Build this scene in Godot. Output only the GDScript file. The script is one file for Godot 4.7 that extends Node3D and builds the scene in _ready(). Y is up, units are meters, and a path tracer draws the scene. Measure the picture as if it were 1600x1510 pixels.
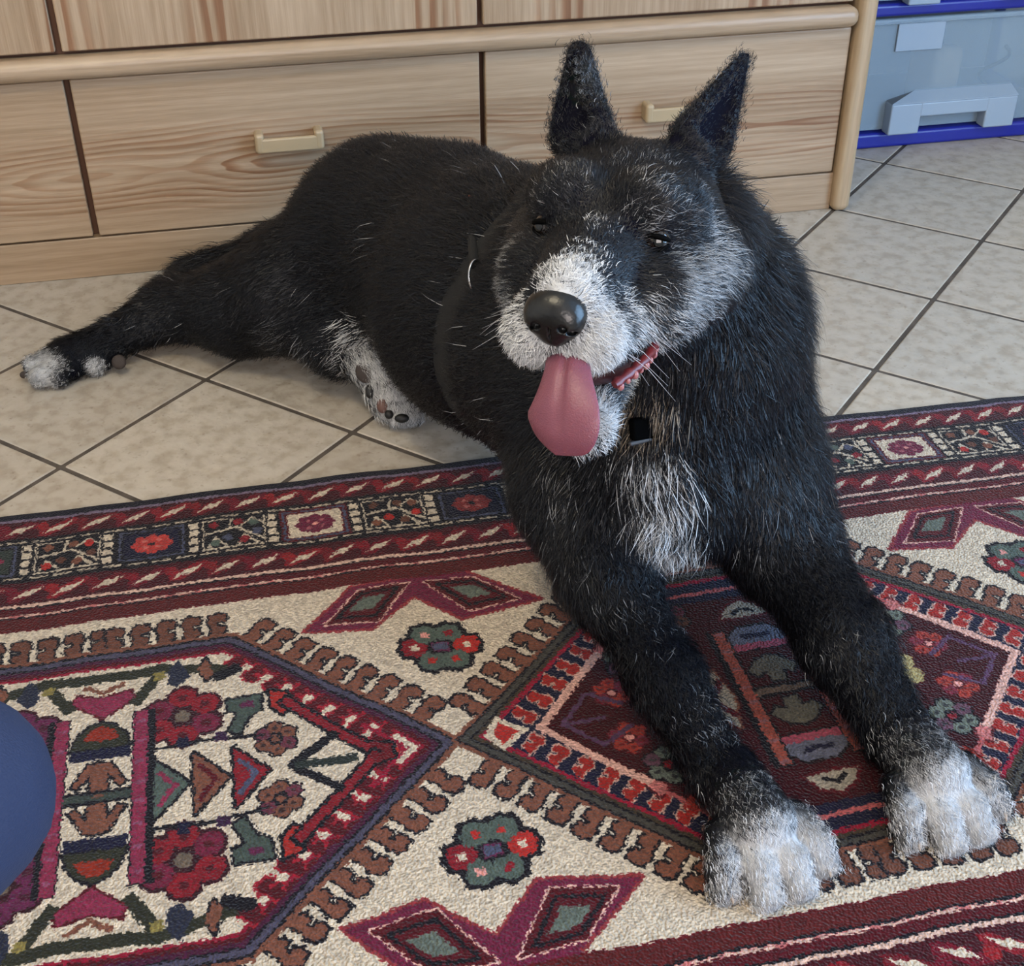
extends Node3D

var rng := RandomNumberGenerator.new()
var used := {}


func _ready() -> void:
	# ---- camera, sky, lights, exposure
	var cam := Camera3D.new()
	cam.name = "camera"
	cam.fov = 40.70
	cam.near = 0.05
	cam.far = 60.0
	cam.transform = Transform3D(Vector3(0.9778, -0.0054, 0.2097), Vector3(0.1228, 0.8250, -0.5516), Vector3(-0.1700, 0.5651, 0.8074), Vector3(0.0000, 1.0500, 0.0000))
	add_child(cam)
	cam.current = true
	var env := Environment.new()
	env.background_mode = Environment.BG_SKY
	var sky := Sky.new()
	var sm := ProceduralSkyMaterial.new()
	sm.sky_top_color = Color(0.62, 0.74, 0.92)
	sm.sky_horizon_color = Color(0.86, 0.90, 0.95)
	sm.ground_bottom_color = Color(0.30, 0.31, 0.30)
	sm.ground_horizon_color = Color(0.55, 0.57, 0.58)
	sky.sky_material = sm
	env.sky = sky
	env.tonemap_mode = Environment.TONE_MAPPER_LINEAR
	env.tonemap_exposure = EXPOSURE
	env.sdfgi_enabled = true
	env.ssao_enabled = true
	env.ssil_enabled = true
	var we := WorldEnvironment.new()
	we.name = "world_environment"
	we.environment = env
	add_child(we)
	unseen_window_light(Vector3(2.50, 1.20, -0.05), Vector3(-1, -0.12, -0.15), Vector2(1.7, 2.0), UNSEEN_WIN_COLOR, UNSEEN_WIN_ENERGY)  # unseen window on the right, cool daylight on that side
	unseen_window_light(Vector3(0.3, 1.45, 1.90), Vector3(0, -0.15, -1), Vector2(1.6, 1.2), BACK_COLOR, BACK_ENERGY)  # out of view behind the camera, lights the room from the front
	unseen_ceiling_lamp(Vector3(-0.35, 2.30, -0.75))  # out of view, placed for warm light on the left

	# ---- setting, then things
	make_noises()
	build_room()
	build_floor()
	build_cabinet()
	build_tower()
	build_rug()
	build_dog()
	build_person()


const EXPOSURE := 1.0
const UNSEEN_WIN_ENERGY := 12.5
const BACK_ENERGY := 6.5
const UNSEEN_LAMP_ENERGY := 1.45
const UNSEEN_WIN_COLOR := Color(0.64, 0.82, 1.0)
const BACK_COLOR := Color(1.0, 0.95, 0.93)
const UNSEEN_LAMP_COLOR := Color(1.0, 0.94, 0.81)


func unseen_window_light(at: Vector3, dir: Vector3, size: Vector2, c: Color, e: float) -> void:
	var l := AreaLight3D.new()
	l.name = "unseen_window_daylight"
	l.area_size = size
	l.light_color = c
	l.light_energy = e
	l.area_range = 12.0
	l.area_attenuation = 2.0
	l.shadow_enabled = true
	add_child(l, true)
	l.look_at_from_position(at, at + dir, Vector3.UP)


# unseen white glass globe on a rod, its lamp warming the left side
func unseen_ceiling_lamp(at: Vector3) -> void:
	var o := base("unseen_ceiling_lamp", at)
	tag(o, "unseen round white glass ceiling lamp on a short metal rod, warming the left side", "ceiling lamp")
	var st := st_new()
	ellipsoid(st, Transform3D(Basis.from_scale(Vector3(0.14, 0.14, 0.14)), Vector3.ZERO), 32, 20)
	var g := mat(Color(0.9, 0.88, 0.84), 0.4)
	g.emission_enabled = true
	g.emission = UNSEEN_LAMP_COLOR
	g.emission_energy_multiplier = 0.8
	put("globe", st.commit(), g, o)
	st = st_new()
	tube(st, [Vector3(0, 0.13, 0), Vector3(0, 0.25, 0)], [0.010, 0.010], 12)
	tube(st, [Vector3(0, 0.225, 0), Vector3(0, 0.25, 0)], [0.05, 0.055], 20)
	put("rod", st.commit(), mat(Color(0.6, 0.6, 0.6), 0.3, 1.0), o)
	var l := OmniLight3D.new()
	l.name = "unseen_lamp_light"
	l.light_color = UNSEEN_LAMP_COLOR
	l.light_energy = UNSEEN_LAMP_ENERGY
	l.light_size = 0.12
	l.omni_range = 12.0
	l.omni_attenuation = 2.0
	l.shadow_enabled = true
	o.add_child(l)


# ------------------------------------------------------------------ helpers
func numbered(n: String) -> String:
	if not used.has(n):
		used[n] = 0
		return n
	used[n] += 1
	return "%s_%03d" % [n, used[n]]


func tag(o: Node, label: String, category: String, group := "", kind := "") -> void:
	o.set_meta("label", label)
	o.set_meta("category", category)
	if group != "":
		o.set_meta("group", group)
	if kind != "":
		o.set_meta("kind", kind)


func base(called: String, at: Vector3) -> Node3D:
	var o := Node3D.new()
	o.name = numbered(called)
	o.position = at
	add_child(o)
	return o


func put(called: String, mesh: Mesh, m: Material, parent: Node = self, at := Vector3.ZERO) -> MeshInstance3D:
	var o := MeshInstance3D.new()
	var n := 0
	var nm := called
	while parent.has_node(NodePath(nm)):
		n += 1
		nm = "%s_%03d" % [called, n]
	o.name = nm
	o.mesh = mesh
	o.material_override = m
	o.position = at
	parent.add_child(o, true)
	return o


func structure(o: Node) -> Node:
	o.set_meta("kind", "structure")
	return o


func mat(c: Color, rough := 0.6, metal := 0.0) -> StandardMaterial3D:
	var m := StandardMaterial3D.new()
	m.albedo_color = c
	m.roughness = rough
	m.metallic = metal
	return m


func st_new() -> SurfaceTool:
	var st := SurfaceTool.new()
	st.begin(Mesh.PRIMITIVE_TRIANGLES)
	return st


# box with rounded edges: every face a grid, pushed onto a rounded shell
func rbox(st: SurfaceTool, c: Vector3, size: Vector3, r: float, seg := 2) -> void:
	var h := size * 0.5
	r = minf(r, minf(h.x, minf(h.y, h.z)))
	for ax in 3:
		for sg in [-1.0, 1.0]:
			var a1 := (ax + 1) % 3
			var a2 := (ax + 2) % 3
			var l1 := edge_steps(h[a1], r, seg)
			var l2 := edge_steps(h[a2], r, seg)
			for i in l1.size() - 1:
				for j in l2.size() - 1:
					var quad: Array[Vector3] = []
					var nrm: Array[Vector3] = []
					for k in [[i, j], [i + 1, j], [i + 1, j + 1], [i, j + 1]]:
						var p := Vector3.ZERO
						p[ax] = sg * h[ax]
						p[a1] = l1[k[0]]
						p[a2] = l2[k[1]]
						var q := p.clamp(-(h - Vector3(r, r, r)), h - Vector3(r, r, r))
						var n := (p - q).normalized()
						quad.append(c + q + n * r)
						nrm.append(n)
					var order := [0, 2, 1, 0, 3, 2] if sg > 0 else [0, 1, 2, 0, 2, 3]
					for k in order:
						st.set_normal(nrm[k])
						st.add_vertex(quad[k])


func edge_steps(h: float, r: float, seg: int) -> PackedFloat32Array:
	var out := PackedFloat32Array()
	for k in seg + 1:
		out.append(-h + r * k / float(seg))
	for k in seg + 1:
		out.append(h - r + r * k / float(seg))
	return out


func rbox_mesh(size: Vector3, r: float, seg := 2, c := Vector3.ZERO) -> ArrayMesh:
	var st := st_new()
	rbox(st, c, size, r, seg)
	return st.commit()


# tube of changing radius along points, flattened by fx and fy against a fixed side axis
func tube(st: SurfaceTool, pts: Array, rad: Array, sides := 10, closed := false) -> void:
	var n := pts.size()
	var rings: Array = []
	var nrms: Array = []
	var prev := Vector3.UP
	for i in n:
		var t: Vector3
		if closed:
			t = (pts[(i + 1) % n] - pts[(i + n - 1) % n]).normalized()
		else:
			t = (pts[mini(i + 1, n - 1)] - pts[maxi(i - 1, 0)]).normalized()
		if i == 0:
			prev = t.cross(Vector3(0.31, 0.9, 0.17)).normalized()
		var s := (prev - t * prev.dot(t)).normalized()
		prev = s
		var b := t.cross(s)
		var ring: Array = []
		var nr: Array = []
		for k in sides:
			var a := TAU * k / sides
			var d := s * cos(a) + b * sin(a)
			ring.append(pts[i] + d * float(rad[i]))
			nr.append(d)
		rings.append(ring)
		nrms.append(nr)
	var m := n if closed else n - 1
	for i in m:
		var i2 := (i + 1) % n
		for k in sides:
			var k2 := (k + 1) % sides
			for e in [[i, k], [i2, k2], [i, k2], [i, k], [i2, k], [i2, k2]]:
				st.set_normal(nrms[e[0]][e[1]])
				st.add_vertex(rings[e[0]][e[1]])
	if not closed:
		for e in [0, n - 1]:
			var t2: Vector3 = (pts[0] - pts[1]).normalized() if e == 0 else (pts[n - 1] - pts[n - 2]).normalized()
			for k in sides:
				for v in [pts[e], rings[e][(k + (0 if e == 0 else 1)) % sides], rings[e][(k + (1 if e == 0 else 0)) % sides]]:
					st.set_normal(t2)
					st.add_vertex(v)


func ellipsoid(st: SurfaceTool, xf: Transform3D, u := 20, v := 12) -> void:
	var nb := xf.basis.inverse().transposed()
	for j in v:
		for i in u:
			for e in [[i, j], [i + 1, j + 1], [i + 1, j], [i, j], [i, j + 1], [i + 1, j + 1]]:
				var a: float = TAU * e[0] / u
				var b: float = PI * e[1] / v
				var p := Vector3(sin(b) * cos(a), cos(b), sin(b) * sin(a))
				st.set_normal((nb * p).normalized())
				st.add_vertex(xf * p)


var noise_a := FastNoiseLite.new()
var noise_b := FastNoiseLite.new()


func make_noises() -> void:
	rng.seed = 7123
	noise_a.seed = 11
	noise_a.frequency = 1.0
	noise_a.fractal_octaves = 3
	noise_b.seed = 29
	noise_b.frequency = 1.0
	noise_b.fractal_type = FastNoiseLite.FRACTAL_NONE


func noise_tex(freq: float, sd: int, oct := 4, size := 512, ramp: Gradient = null, normal := 0.0) -> NoiseTexture2D:
	var f := FastNoiseLite.new()
	f.seed = sd
	f.frequency = freq
	f.fractal_octaves = oct
	var t := NoiseTexture2D.new()
	t.width = size
	t.height = size
	t.seamless = true
	t.noise = f
	if ramp:
		t.color_ramp = ramp
	if normal > 0.0:
		t.as_normal_map = true
		t.bump_strength = normal
	return t


func ramp_of(offs: Array, cols: Array) -> Gradient:
	var g := Gradient.new()
	g.offsets = PackedFloat32Array(offs)
	g.colors = PackedColorArray(cols)
	return g


# ------------------------------------------------------------------ room
func build_room() -> void:
	var wall := mat(Color(0.86, 0.84, 0.80), 0.9)
	wall.heightmap_enabled = false
	var st := st_new()
	rbox(st, Vector3(0.3, 1.25, -3.10), Vector3(4.9, 2.6, 0.1), 0.002, 1)
	structure(put("wall_back", st.commit(), wall))
	st = st_new()
	rbox(st, Vector3(-2.1, 1.25, -0.5), Vector3(0.1, 2.6, 5.3), 0.002, 1)
	structure(put("wall_left", st.commit(), wall))
	# right wall, opened for an out-of-view window that gives the cool daylight
	st = st_new()
	rbox(st, Vector3(2.65, 1.25, -2.0), Vector3(0.1, 2.6, 2.1), 0.002, 1)
	rbox(st, Vector3(2.65, 1.25, 1.475), Vector3(0.1, 2.6, 1.25), 0.002, 1)
	rbox(st, Vector3(2.65, 2.4, -0.05), Vector3(0.1, 0.3, 1.8), 0.002, 1)
	rbox(st, Vector3(2.65, 0.05, -0.05), Vector3(0.1, 0.16, 1.8), 0.002, 1)
	structure(put("wall_right", st.commit(), wall))
	# wall behind the camera, its unseen window placed to light the cabinet front
	st = st_new()
	rbox(st, Vector3(-1.325, 1.25, 2.05), Vector3(1.65, 2.6, 0.1), 0.002, 1)
	rbox(st, Vector3(1.875, 1.25, 2.05), Vector3(1.55, 2.6, 0.1), 0.002, 1)
	rbox(st, Vector3(0.3, 2.35, 2.05), Vector3(1.6, 0.4, 0.1), 0.002, 1)
	rbox(st, Vector3(0.3, 0.40, 2.05), Vector3(1.6, 0.9, 0.1), 0.002, 1)
	structure(put("wall_front", st.commit(), wall))
	st = st_new()
	rbox(st, Vector3(0.3, 2.6, -0.5), Vector3(5.0, 0.1, 5.3), 0.002, 1)
	structure(put("ceiling", st.commit(), mat(Color(0.9, 0.89, 0.87), 0.9)))
	var glass := mat(Color(0.95, 0.98, 1.0, 0.06), 0.02)
	glass.transparency = BaseMaterial3D.TRANSPARENCY_ALPHA
	var white := mat(Color(0.88, 0.88, 0.87), 0.35)
	var w := Node3D.new()
	w.name = "unseen_window_1"
	w.position = Vector3(2.65, 0.13, -0.05)
	add_child(w)
	structure(w)
	st = st_new()
	for s in [-1, 1]:
		rbox(st, Vector3(0, 1.06, s * 0.86), Vector3(0.07, 2.12, 0.08), 0.006, 1)
	rbox(st, Vector3(0, 0.04, 0), Vector3(0.07, 0.08, 1.64), 0.006, 1)
	rbox(st, Vector3(0, 2.08, 0), Vector3(0.07, 0.08, 1.64), 0.006, 1)
	rbox(st, Vector3(0, 1.06, 0), Vector3(0.07, 1.96, 0.08), 0.006, 1)
	put("window_frame", st.commit(), white, w)
	for s in [-1, 1]:
		put("pane", rbox_mesh(Vector3(0.008, 1.96, 0.78), 0.001, 1, Vector3(0, 1.06, s * 0.43)), glass, w)
	w = Node3D.new()
	w.name = "unseen_window_2"
	w.position = Vector3(0.3, 0.85, 2.05)
	add_child(w)
	structure(w)
	st = st_new()
	for s in [-1, 1]:
		rbox(st, Vector3(s * 0.76, 0.65, 0), Vector3(0.08, 1.3, 0.07), 0.006, 1)
	rbox(st, Vector3(0, 0.04, 0), Vector3(1.44, 0.08, 0.07), 0.006, 1)
	rbox(st, Vector3(0, 1.26, 0), Vector3(1.44, 0.08, 0.07), 0.006, 1)
	put("window_frame", st.commit(), white, w)
	put("pane", rbox_mesh(Vector3(1.44, 1.14, 0.008), 0.001, 1, Vector3(0, 0.65, 0)), glass, w)


func build_floor() -> void:
	var st := st_new()
	rbox(st, Vector3(0.3, -0.0517, -0.5), Vector3(5.0, 0.1, 5.3), 0.001, 1)
	var grout := mat(Color(0.33, 0.295, 0.265), 0.85)
	grout.albedo_texture = noise_tex(0.03, 5, 4, 256, ramp_of([0.2, 0.8], [Color(0.78, 0.78, 0.78), Color(1, 1, 1)]))
	grout.uv1_triplanar = true
	grout.uv1_world_triplanar = true
	grout.uv1_scale = Vector3(3, 3, 3)
	var fl := put("floor", st.commit(), grout)
	structure(fl)
	# square tiles laid on the diagonal, each its own piece, in a few tones
	var mats: Array = []
	var tones := [Color(1, 1, 1), Color(0.965, 0.96, 0.955), Color(0.985, 0.975, 0.96), Color(0.95, 0.95, 0.95)]
	var mottle := noise_tex(0.012, 3, 5, 1024, ramp_of([0.0, 0.3, 0.45, 0.56, 0.8], [Color(0.61, 0.57, 0.51), Color(0.655, 0.615, 0.56), Color(0.685, 0.65, 0.60), Color(0.70, 0.665, 0.615), Color(0.71, 0.68, 0.635)]))
	var specks := noise_tex(0.03, 77, 5, 1024, ramp_of([0.0, 0.16, 0.30, 1.0], [Color(0.80, 0.76, 0.72), Color(0.93, 0.92, 0.91), Color(1, 1, 1), Color(1, 1, 1)]))
	var relief := noise_tex(0.02, 8, 5, 512)
	for k in 4:
		var m := mat(tones[k], 0.42)
		m.albedo_texture = mottle
		m.detail_enabled = true
		m.detail_blend_mode = BaseMaterial3D.BLEND_MODE_MUL
		m.detail_albedo = specks
		m.heightmap_enabled = true
		m.heightmap_texture = relief
		m.heightmap_scale = 0.12
		m.uv1_triplanar = true
		m.uv1_scale = Vector3(2.1, 2.1, 2.1)
		m.uv2_triplanar = true
		m.uv2_scale = Vector3(0.83, 0.83, 0.83)
		m.uv1_offset = Vector3(0.37 * k, 0.1 * k, 0.61 * k)
		mats.append(m)
	var th := deg_to_rad(44.685)
	var pitch := 0.3017
	var u := Vector3(cos(th), 0, sin(th))
	var v := Vector3(-sin(th), 0, cos(th))
	var mesh := rbox_mesh(Vector3(pitch - 0.0066, 0.010, pitch - 0.0066), 0.0035, 2, Vector3(0, -0.005, 0))
	for i in range(-24, 24):
		for j in range(-24, 24):
			var c := u * ((i + 0.5 - 4.6748) * pitch) + v * ((j + 0.5 - 4.2292) * pitch)
			if c.x < -1.88 or c.x > 2.44 or c.z < -2.88 or c.z > 1.82:
				continue
			var t := put("tile", mesh, mats[rng.randi() % 4], fl)
			t.position = c + Vector3(0, rng.randf_range(-0.0004, 0.0), 0)
			t.rotation = Vector3(0, -th + (rng.randi() % 4) * PI / 2, 0)


# ------------------------------------------------------------------ wood
func wood_mat(vertical: bool, figure := 1.0) -> StandardMaterial3D:
	var w := 2048 if figure > 0.5 else 1024
	var h := 512 if figure > 0.5 else 256
	var data := PackedByteArray()
	data.resize(w * h * 3)
	var n2 := FastNoiseLite.new()
	n2.seed = 5
	n2.frequency = 1.0
	n2.fractal_octaves = 2
	# rows run along the grain; the long side is 2.4 m
	for y in h:
		for x in w:
			var a: float      # along the grain, metres
			var c: float      # across it
			if vertical:
				a = 2.0 * y / float(h)
				c = 2.4 * x / float(w)
			else:
				a = 2.4 * x / float(w)
				c = 0.42 * (1.0 - y / float(h))
			var mask: float
			var ring: float
			if vertical:
				var cell := fposmod(c + 0.02 * n2.get_noise_2d(c * 2.0, a * 0.3), 0.62) - 0.31
				var depth := 0.035 + 0.03 * noise_b.get_noise_2d(a * 0.8, floorf(c / 0.62) * 7.0)
				ring = sqrt(cell * cell + depth * depth) + 0.004 * noise_b.get_noise_2d(a * 3.0, c * 30.0)
				ring = ring / 0.026
				mask = 1.7 * smoothstep(0.05, 0.08, absf(cell)) * (1.0 - smoothstep(0.13, 0.19, absf(cell)))
			else:
				var y0 := 0.192 + 0.015 * n2.get_noise_2d(a * 1.2, 3.0)
				var depth2 := maxf(0.0, 0.021 + 0.034 * noise_b.get_noise_2d(a * 2.3 + 1.7, 9.0))
				var d := (c - y0) * (1.25 + 0.35 * n2.get_noise_2d(a * 0.9, 20.0))
				ring = sqrt(d * d + depth2 * depth2) + 0.0022 * noise_b.get_noise_2d(a * 4.0, c * 60.0)
				ring = ring / 0.0125
				mask = 1.0 - smoothstep(0.045, 0.10, absf(c - y0))
			var fr := ring - floorf(ring)
			var line := smoothstep(0.25, 0.85, fr) * (1.0 - smoothstep(0.90, 1.0, fr))
			line *= mask * (0.6 + 0.5 * noise_b.get_noise_2d(a * 2.0 + 40.0, floorf(ring) * 3.1))
			var fine := noise_b.get_noise_2d(a * 14.0, c * 900.0) * 0.028 + noise_b.get_noise_2d(a * 1.5, c * 90.0) * 0.036
			var broad := n2.get_noise_2d(a * 0.9, c * 9.0) * 0.055
			line = clampf(line * figure, 0.0, 1.0)
			var r := (0.605 + fine + broad) * (1.0 - 0.20 * line)
			var g := (0.513 + fine + broad * 1.05) * (1.0 - 0.33 * line)
			var b := (0.413 + fine + broad * 1.05) * (1.0 - 0.42 * line)
			var o := (y * w + x) * 3
			data[o] = int(clampf(r, 0, 1) * 255.0)
			data[o + 1] = int(clampf(g, 0, 1) * 255.0)
			data[o + 2] = int(clampf(b, 0, 1) * 255.0)
	var m := mat(Color(1, 1, 1), 0.38)
	m.albedo_texture = ImageTexture.create_from_image(Image.create_from_data(w, h, false, Image.FORMAT_RGB8, data))
	m.uv1_triplanar = true
	m.uv1_world_triplanar = true
	m.uv1_triplanar_sharpness = 8.0
	m.uv1_scale = Vector3(1 / 2.4, 1 / (2.0 if vertical else 0.42), 1 / 2.4)
	m.uv1_offset = Vector3(0.45, 0.0, 0.3)
	return m


func build_cabinet() -> void:
	var grain := wood_mat(false)
	var upright := wood_mat(true)
	var trim := wood_mat(false, 0.12)
	var edge := wood_mat(true, 0.12)
	edge.albedo_color = Color(1.0, 1.0, 0.97)
	var dark := mat(Color(0.36, 0.24, 0.17), 0.7)
	var c := base("cabinet", Vector3(0.09, 0, -2.68))
	tag(c, "light pine wall cabinet with a row of drawers below upright-grained doors", "cabinet")
	var o := -c.position
	var st := st_new()
	rbox(st, Vector3(0.07, 1.03, -2.70), Vector3(2.17, 1.92, 0.68), 0.002, 1)
	put("body", st.commit(), dark, c, o)
	put("plinth", rbox_mesh(Vector3(2.18, 0.077, 0.02), 0.002, 2, Vector3(0.07, 0.0385, -2.343)), trim, c, o)
	# rounded rail between drawers and doors
	st = st_new()
	rbox(st, Vector3(0.07, 0.3885, -2.33), Vector3(2.175, 0.037, 0.05), 0.0165, 5)
	put("rail", st.commit(), trim, c, o)
	# upright end posts with rounded fronts
	for x in [1.177, -1.037]:
		st = st_new()
		rbox(st, Vector3(x, 1.0, -2.67), Vector3(0.038, 2.0, 0.72), 0.015, 5)
		put("end_panel", st.commit(), edge, c, o)
	st = st_new()
	rbox(st, Vector3(0.07, 2.0, -2.68), Vector3(2.3, 0.03, 0.73), 0.01, 3)
	put("top_board", st.commit(), trim, c, o)
	var spans := [[-1.012, -0.2875], [-0.2765, 0.4355], [0.4455, 1.154]]
	var cream := mat(Color(0.64, 0.56, 0.44), 0.24)
	for s in spans:
		var wd: float = s[1] - s[0]
		var mid: float = (s[0] + s[1]) * 0.5
		var d := put("drawer", rbox_mesh(Vector3(wd, 0.285, 0.019), 0.0032, 3, Vector3(0, 0, 0)), grain, c, o + Vector3(mid, 0.2235, -2.3395))
		# moulded bow handle
		var hs := st_new()
		rbox(hs, Vector3(0, -0.003, 0.034), Vector3(0.117, 0.026, 0.009), 0.0035, 3)
		for e in [-1, 1]:
			rbox(hs, Vector3(e * 0.0530, 0.001, 0.021), Vector3(0.017, 0.036, 0.036), 0.0065, 4)
		put("handle", hs.commit(), cream, d, Vector3(0.003 + (0.0 if mid < 0.6 else 0.005), 0.013, 0.0))
	for s in [[-1.012, -0.2895], [-0.2785, 0.4335], [0.4435, 1.150]]:
		var wd2: float = s[1] - s[0]
		put("door", rbox_mesh(Vector3(wd2, 1.56, 0.019), 0.0032, 3), upright, c, o + Vector3((s[0] + s[1]) * 0.5, 1.193, -2.3395))


# ------------------------------------------------------------------ drawer tower of translucent plastic
func build_tower() -> void:
	var blue := mat(Color(0.10, 0.13, 0.52), 0.3)
	var frost := mat(Color(0.60, 0.68, 0.74, 0.42), 0.30)
	frost.transparency = BaseMaterial3D.TRANSPARENCY_ALPHA
	var pale := mat(Color(0.58, 0.64, 0.70, 0.92), 0.32)
	pale.transparency = BaseMaterial3D.TRANSPARENCY_ALPHA
	var t := base("drawer_tower", Vector3(1.575, 0, -2.84))
	tag(t, "translucent plastic drawer tower with a blue frame beside the pine cabinet", "storage drawers")
	var w := 0.66
	for y in [0.0175, 0.305, 0.592]:
		var st := st_new()
		if y < 0.1:
			rbox(st, Vector3(0, y, 0.005), Vector3(w, 0.035, 0.40), 0.008, 3)
		else:
			rbox(st, Vector3(0, y, 0.005), Vector3(w, 0.027, 0.40), 0.008, 3)
		put("frame", st.commit(), blue, t)
	var stp := st_new()
	for sx in [-1, 1]:
		for sz in [-0.185, 0.16]:
			rbox(stp, Vector3(sx * 0.318, 0.305, sz), Vector3(0.02, 0.56, 0.02), 0.004, 2)
	put("frame_post", stp.commit(), blue, t)
	for y in [0.037, 0.320]:
		var st := st_new()
		# open tray: bottom, sides, back, slightly bowed front
		rbox(st, Vector3(0, 0.003, 0), Vector3(0.60, 0.004, 0.36), 0.001, 1)
		for sx in [-1, 1]:
			rbox(st, Vector3(sx * 0.302, 0.118, 0), Vector3(0.004, 0.226, 0.37), 0.0015, 1)
		rbox(st, Vector3(0, 0.118, -0.183), Vector3(0.60, 0.226, 0.004), 0.0015, 1)
		rbox(st, Vector3(0, 0.126, 0.193), Vector3(0.63, 0.245, 0.005), 0.002, 2)
		rbox(st, Vector3(0, 0.243, 0.197), Vector3(0.635, 0.012, 0.016), 0.004, 3)
		var d := put("drawer", st.commit(), frost, t, Vector3(0, y, 0))
		# bracket-shaped grip with a sloping top and a notch
		var g := st_new()
		for sx in [-1, 1]:
			rbox(g, Vector3(sx * 0.1165, 0.034, 0.210), Vector3(0.074, 0.070, 0.034), 0.004, 2)
		rbox(g, Vector3(0, 0.053, 0.210), Vector3(0.165, 0.032, 0.034), 0.004, 2)
		wedge(g, 0.153, 0.069, 0.088, 0.192, 0.227)
		put("handle", g.commit(), pale, d, Vector3(-0.005, 0, 0))
		put("label_holder", rbox_mesh(Vector3(0.11, 0.060, 0.004), 0.0015, 2, Vector3(-0.103, 0.208, 0.1985)), pale, d)
	var bag := mat(Color(0.74, 0.69, 0.60), 0.8)
	var st2 := st_new()
	rbox(st2, Vector3(0, 0.07, 0), Vector3(0.085, 0.14, 0.10), 0.02, 4)
	var bagm := put("paper_packet", st2.commit(), bag, self, Vector3(1.585, 0.045, -2.76))
	bagm.rotation = Vector3(-0.1, 0.3, -0.12)
	tag(bagm, "pale beige packet seen dimly through the lower translucent drawer", "packet")
	var cab := st_new()
	var pts: Array = []
	var rad: Array = []
	for k in 26:
		var a := k / 25.0
		pts.append(Vector3(1.70 + 0.022 * sin(a * 9.0), 0.048 + 0.15 * a, -2.70 + 0.02 * cos(a * 7.0)))
		rad.append(0.0045)
	tube(cab, pts, rad, 8)
	var cb := put("cable", cab.commit(), mat(Color(0.10, 0.10, 0.11), 0.5))
	tag(cb, "dark coiled cable standing inside the lower translucent drawer", "cable")


func wedge(st: SurfaceTool, hw: float, y0: float, y1: float, z0: float, z1: float) -> void:
	var a := [Vector3(-hw, y0, z1), Vector3(hw, y0, z1), Vector3(hw, y0 + 0.002, z1), Vector3(-hw, y0 + 0.002, z1)]
	var b := [Vector3(-hw, y0, z0), Vector3(hw, y0, z0), Vector3(hw * 0.98, y1, z0), Vector3(-hw * 0.55, y1, z0)]
	for q in [[a[0], a[1], a[2], a[3]], [b[1], b[0], b[3], b[2]], [a[3], a[2], b[2], b[3]], [a[1], b[1], b[2], a[2]], [b[0], a[0], a[3], b[3]], [b[0], b[1], a[1], a[0]]]:
		var n: Vector3 = -(q[1] - q[0]).cross(q[2] - q[0]).normalized()
		for k in [0, 2, 1, 0, 3, 2]:
			st.set_normal(-n)
			st.add_vertex(q[k])


# ------------------------------------------------------------------ rug
var im: Image
var im_x0 := 0.0
var im_z0 := 0.0
var im_s := 1000.0
var mo := Vector2.ZERO      # origin and mirror of the motif being knotted
var ms := Vector2.ONE

const CREAM := Color(0.70, 0.645, 0.57)
const BLACK := Color(0.075, 0.065, 0.085)
const NAVY := Color(0.085, 0.08, 0.16)
const MAROON := Color(0.27, 0.055, 0.085)
const RED := Color(0.43, 0.085, 0.12)
const CRIMSON := Color(0.47, 0.07, 0.15)
const SCARLET := Color(0.58, 0.14, 0.125)
const BROWN := Color(0.40, 0.245, 0.19)
const PURPLE := Color(0.31, 0.11, 0.22)
const GREYGREEN := Color(0.27, 0.31, 0.285)
const BLUEGREY := Color(0.25, 0.26, 0.34)
const PINK := Color(0.74, 0.50, 0.47)
const ROSE := Color(0.44, 0.14, 0.23)
const DARKGREEN := Color(0.15, 0.15, 0.11)
const LILAC := Color(0.44, 0.38, 0.46)
const RUG_X0 := -0.915
const RUG_X1 := 1.977
const RUG_Z0 := -1.564
const RUG_Z1 := -0.456


func pg(pts: Array, c: Color) -> void:
	var q := PackedVector2Array()
	var lo := 1e9
	var hi := -1e9
	for p in pts:
		var v: Vector2 = mo + ms * p
		v = Vector2((v.x - im_x0) * im_s, (v.y - im_z0) * im_s)
		q.append(v)
		lo = minf(lo, v.y)
		hi = maxf(hi, v.y)
	var y0 := maxi(0, int(ceil(lo - 0.5)))
	var y1 := mini(im.get_height() - 1, int(floor(hi - 0.5)))
	for y in range(y0, y1 + 1):
		var yc := y + 0.5
		var xs: Array[float] = []
		for k in q.size():
			var a := q[k]
			var b := q[(k + 1) % q.size()]
			if (a.y <= yc) != (b.y <= yc):
				xs.append(a.x + (b.x - a.x) * (yc - a.y) / (b.y - a.y))
		xs.sort()
		for k in range(0, xs.size() - 1, 2):
			var xa := maxi(0, int(round(xs[k])))
			var xb := mini(im.get_width(), int(round(xs[k + 1])))
			if xb > xa:
				im.fill_rect(Rect2i(xa, y, xb - xa, 1), c)


func rc(x0: float, z0: float, x1: float, z1: float, c: Color) -> void:
	pg([Vector2(x0, z0), Vector2(x1, z0), Vector2(x1, z1), Vector2(x0, z1)], c)


func ln(pts: Array, w: float, c: Color, closed := false) -> void:
	var n := pts.size()
	for k in (n if closed else n - 1):
		var a: Vector2 = pts[k]
		var b: Vector2 = pts[(k + 1) % n]
		var d := (b - a).normalized() * w * 0.5
		var s := Vector2(-d.y, d.x)
		pg([a - d + s, b + d + s, b + d - s, a - d - s], c)


var ink := 0      # 1: outlines only, 2: fills only


func outlined(pts: Array, c: Color, o: Color, w := 0.006) -> void:
	if ink != 2:
		ln(pts, w * 2.0, o, true)
	if ink != 1:
		pg(pts, c)


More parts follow.
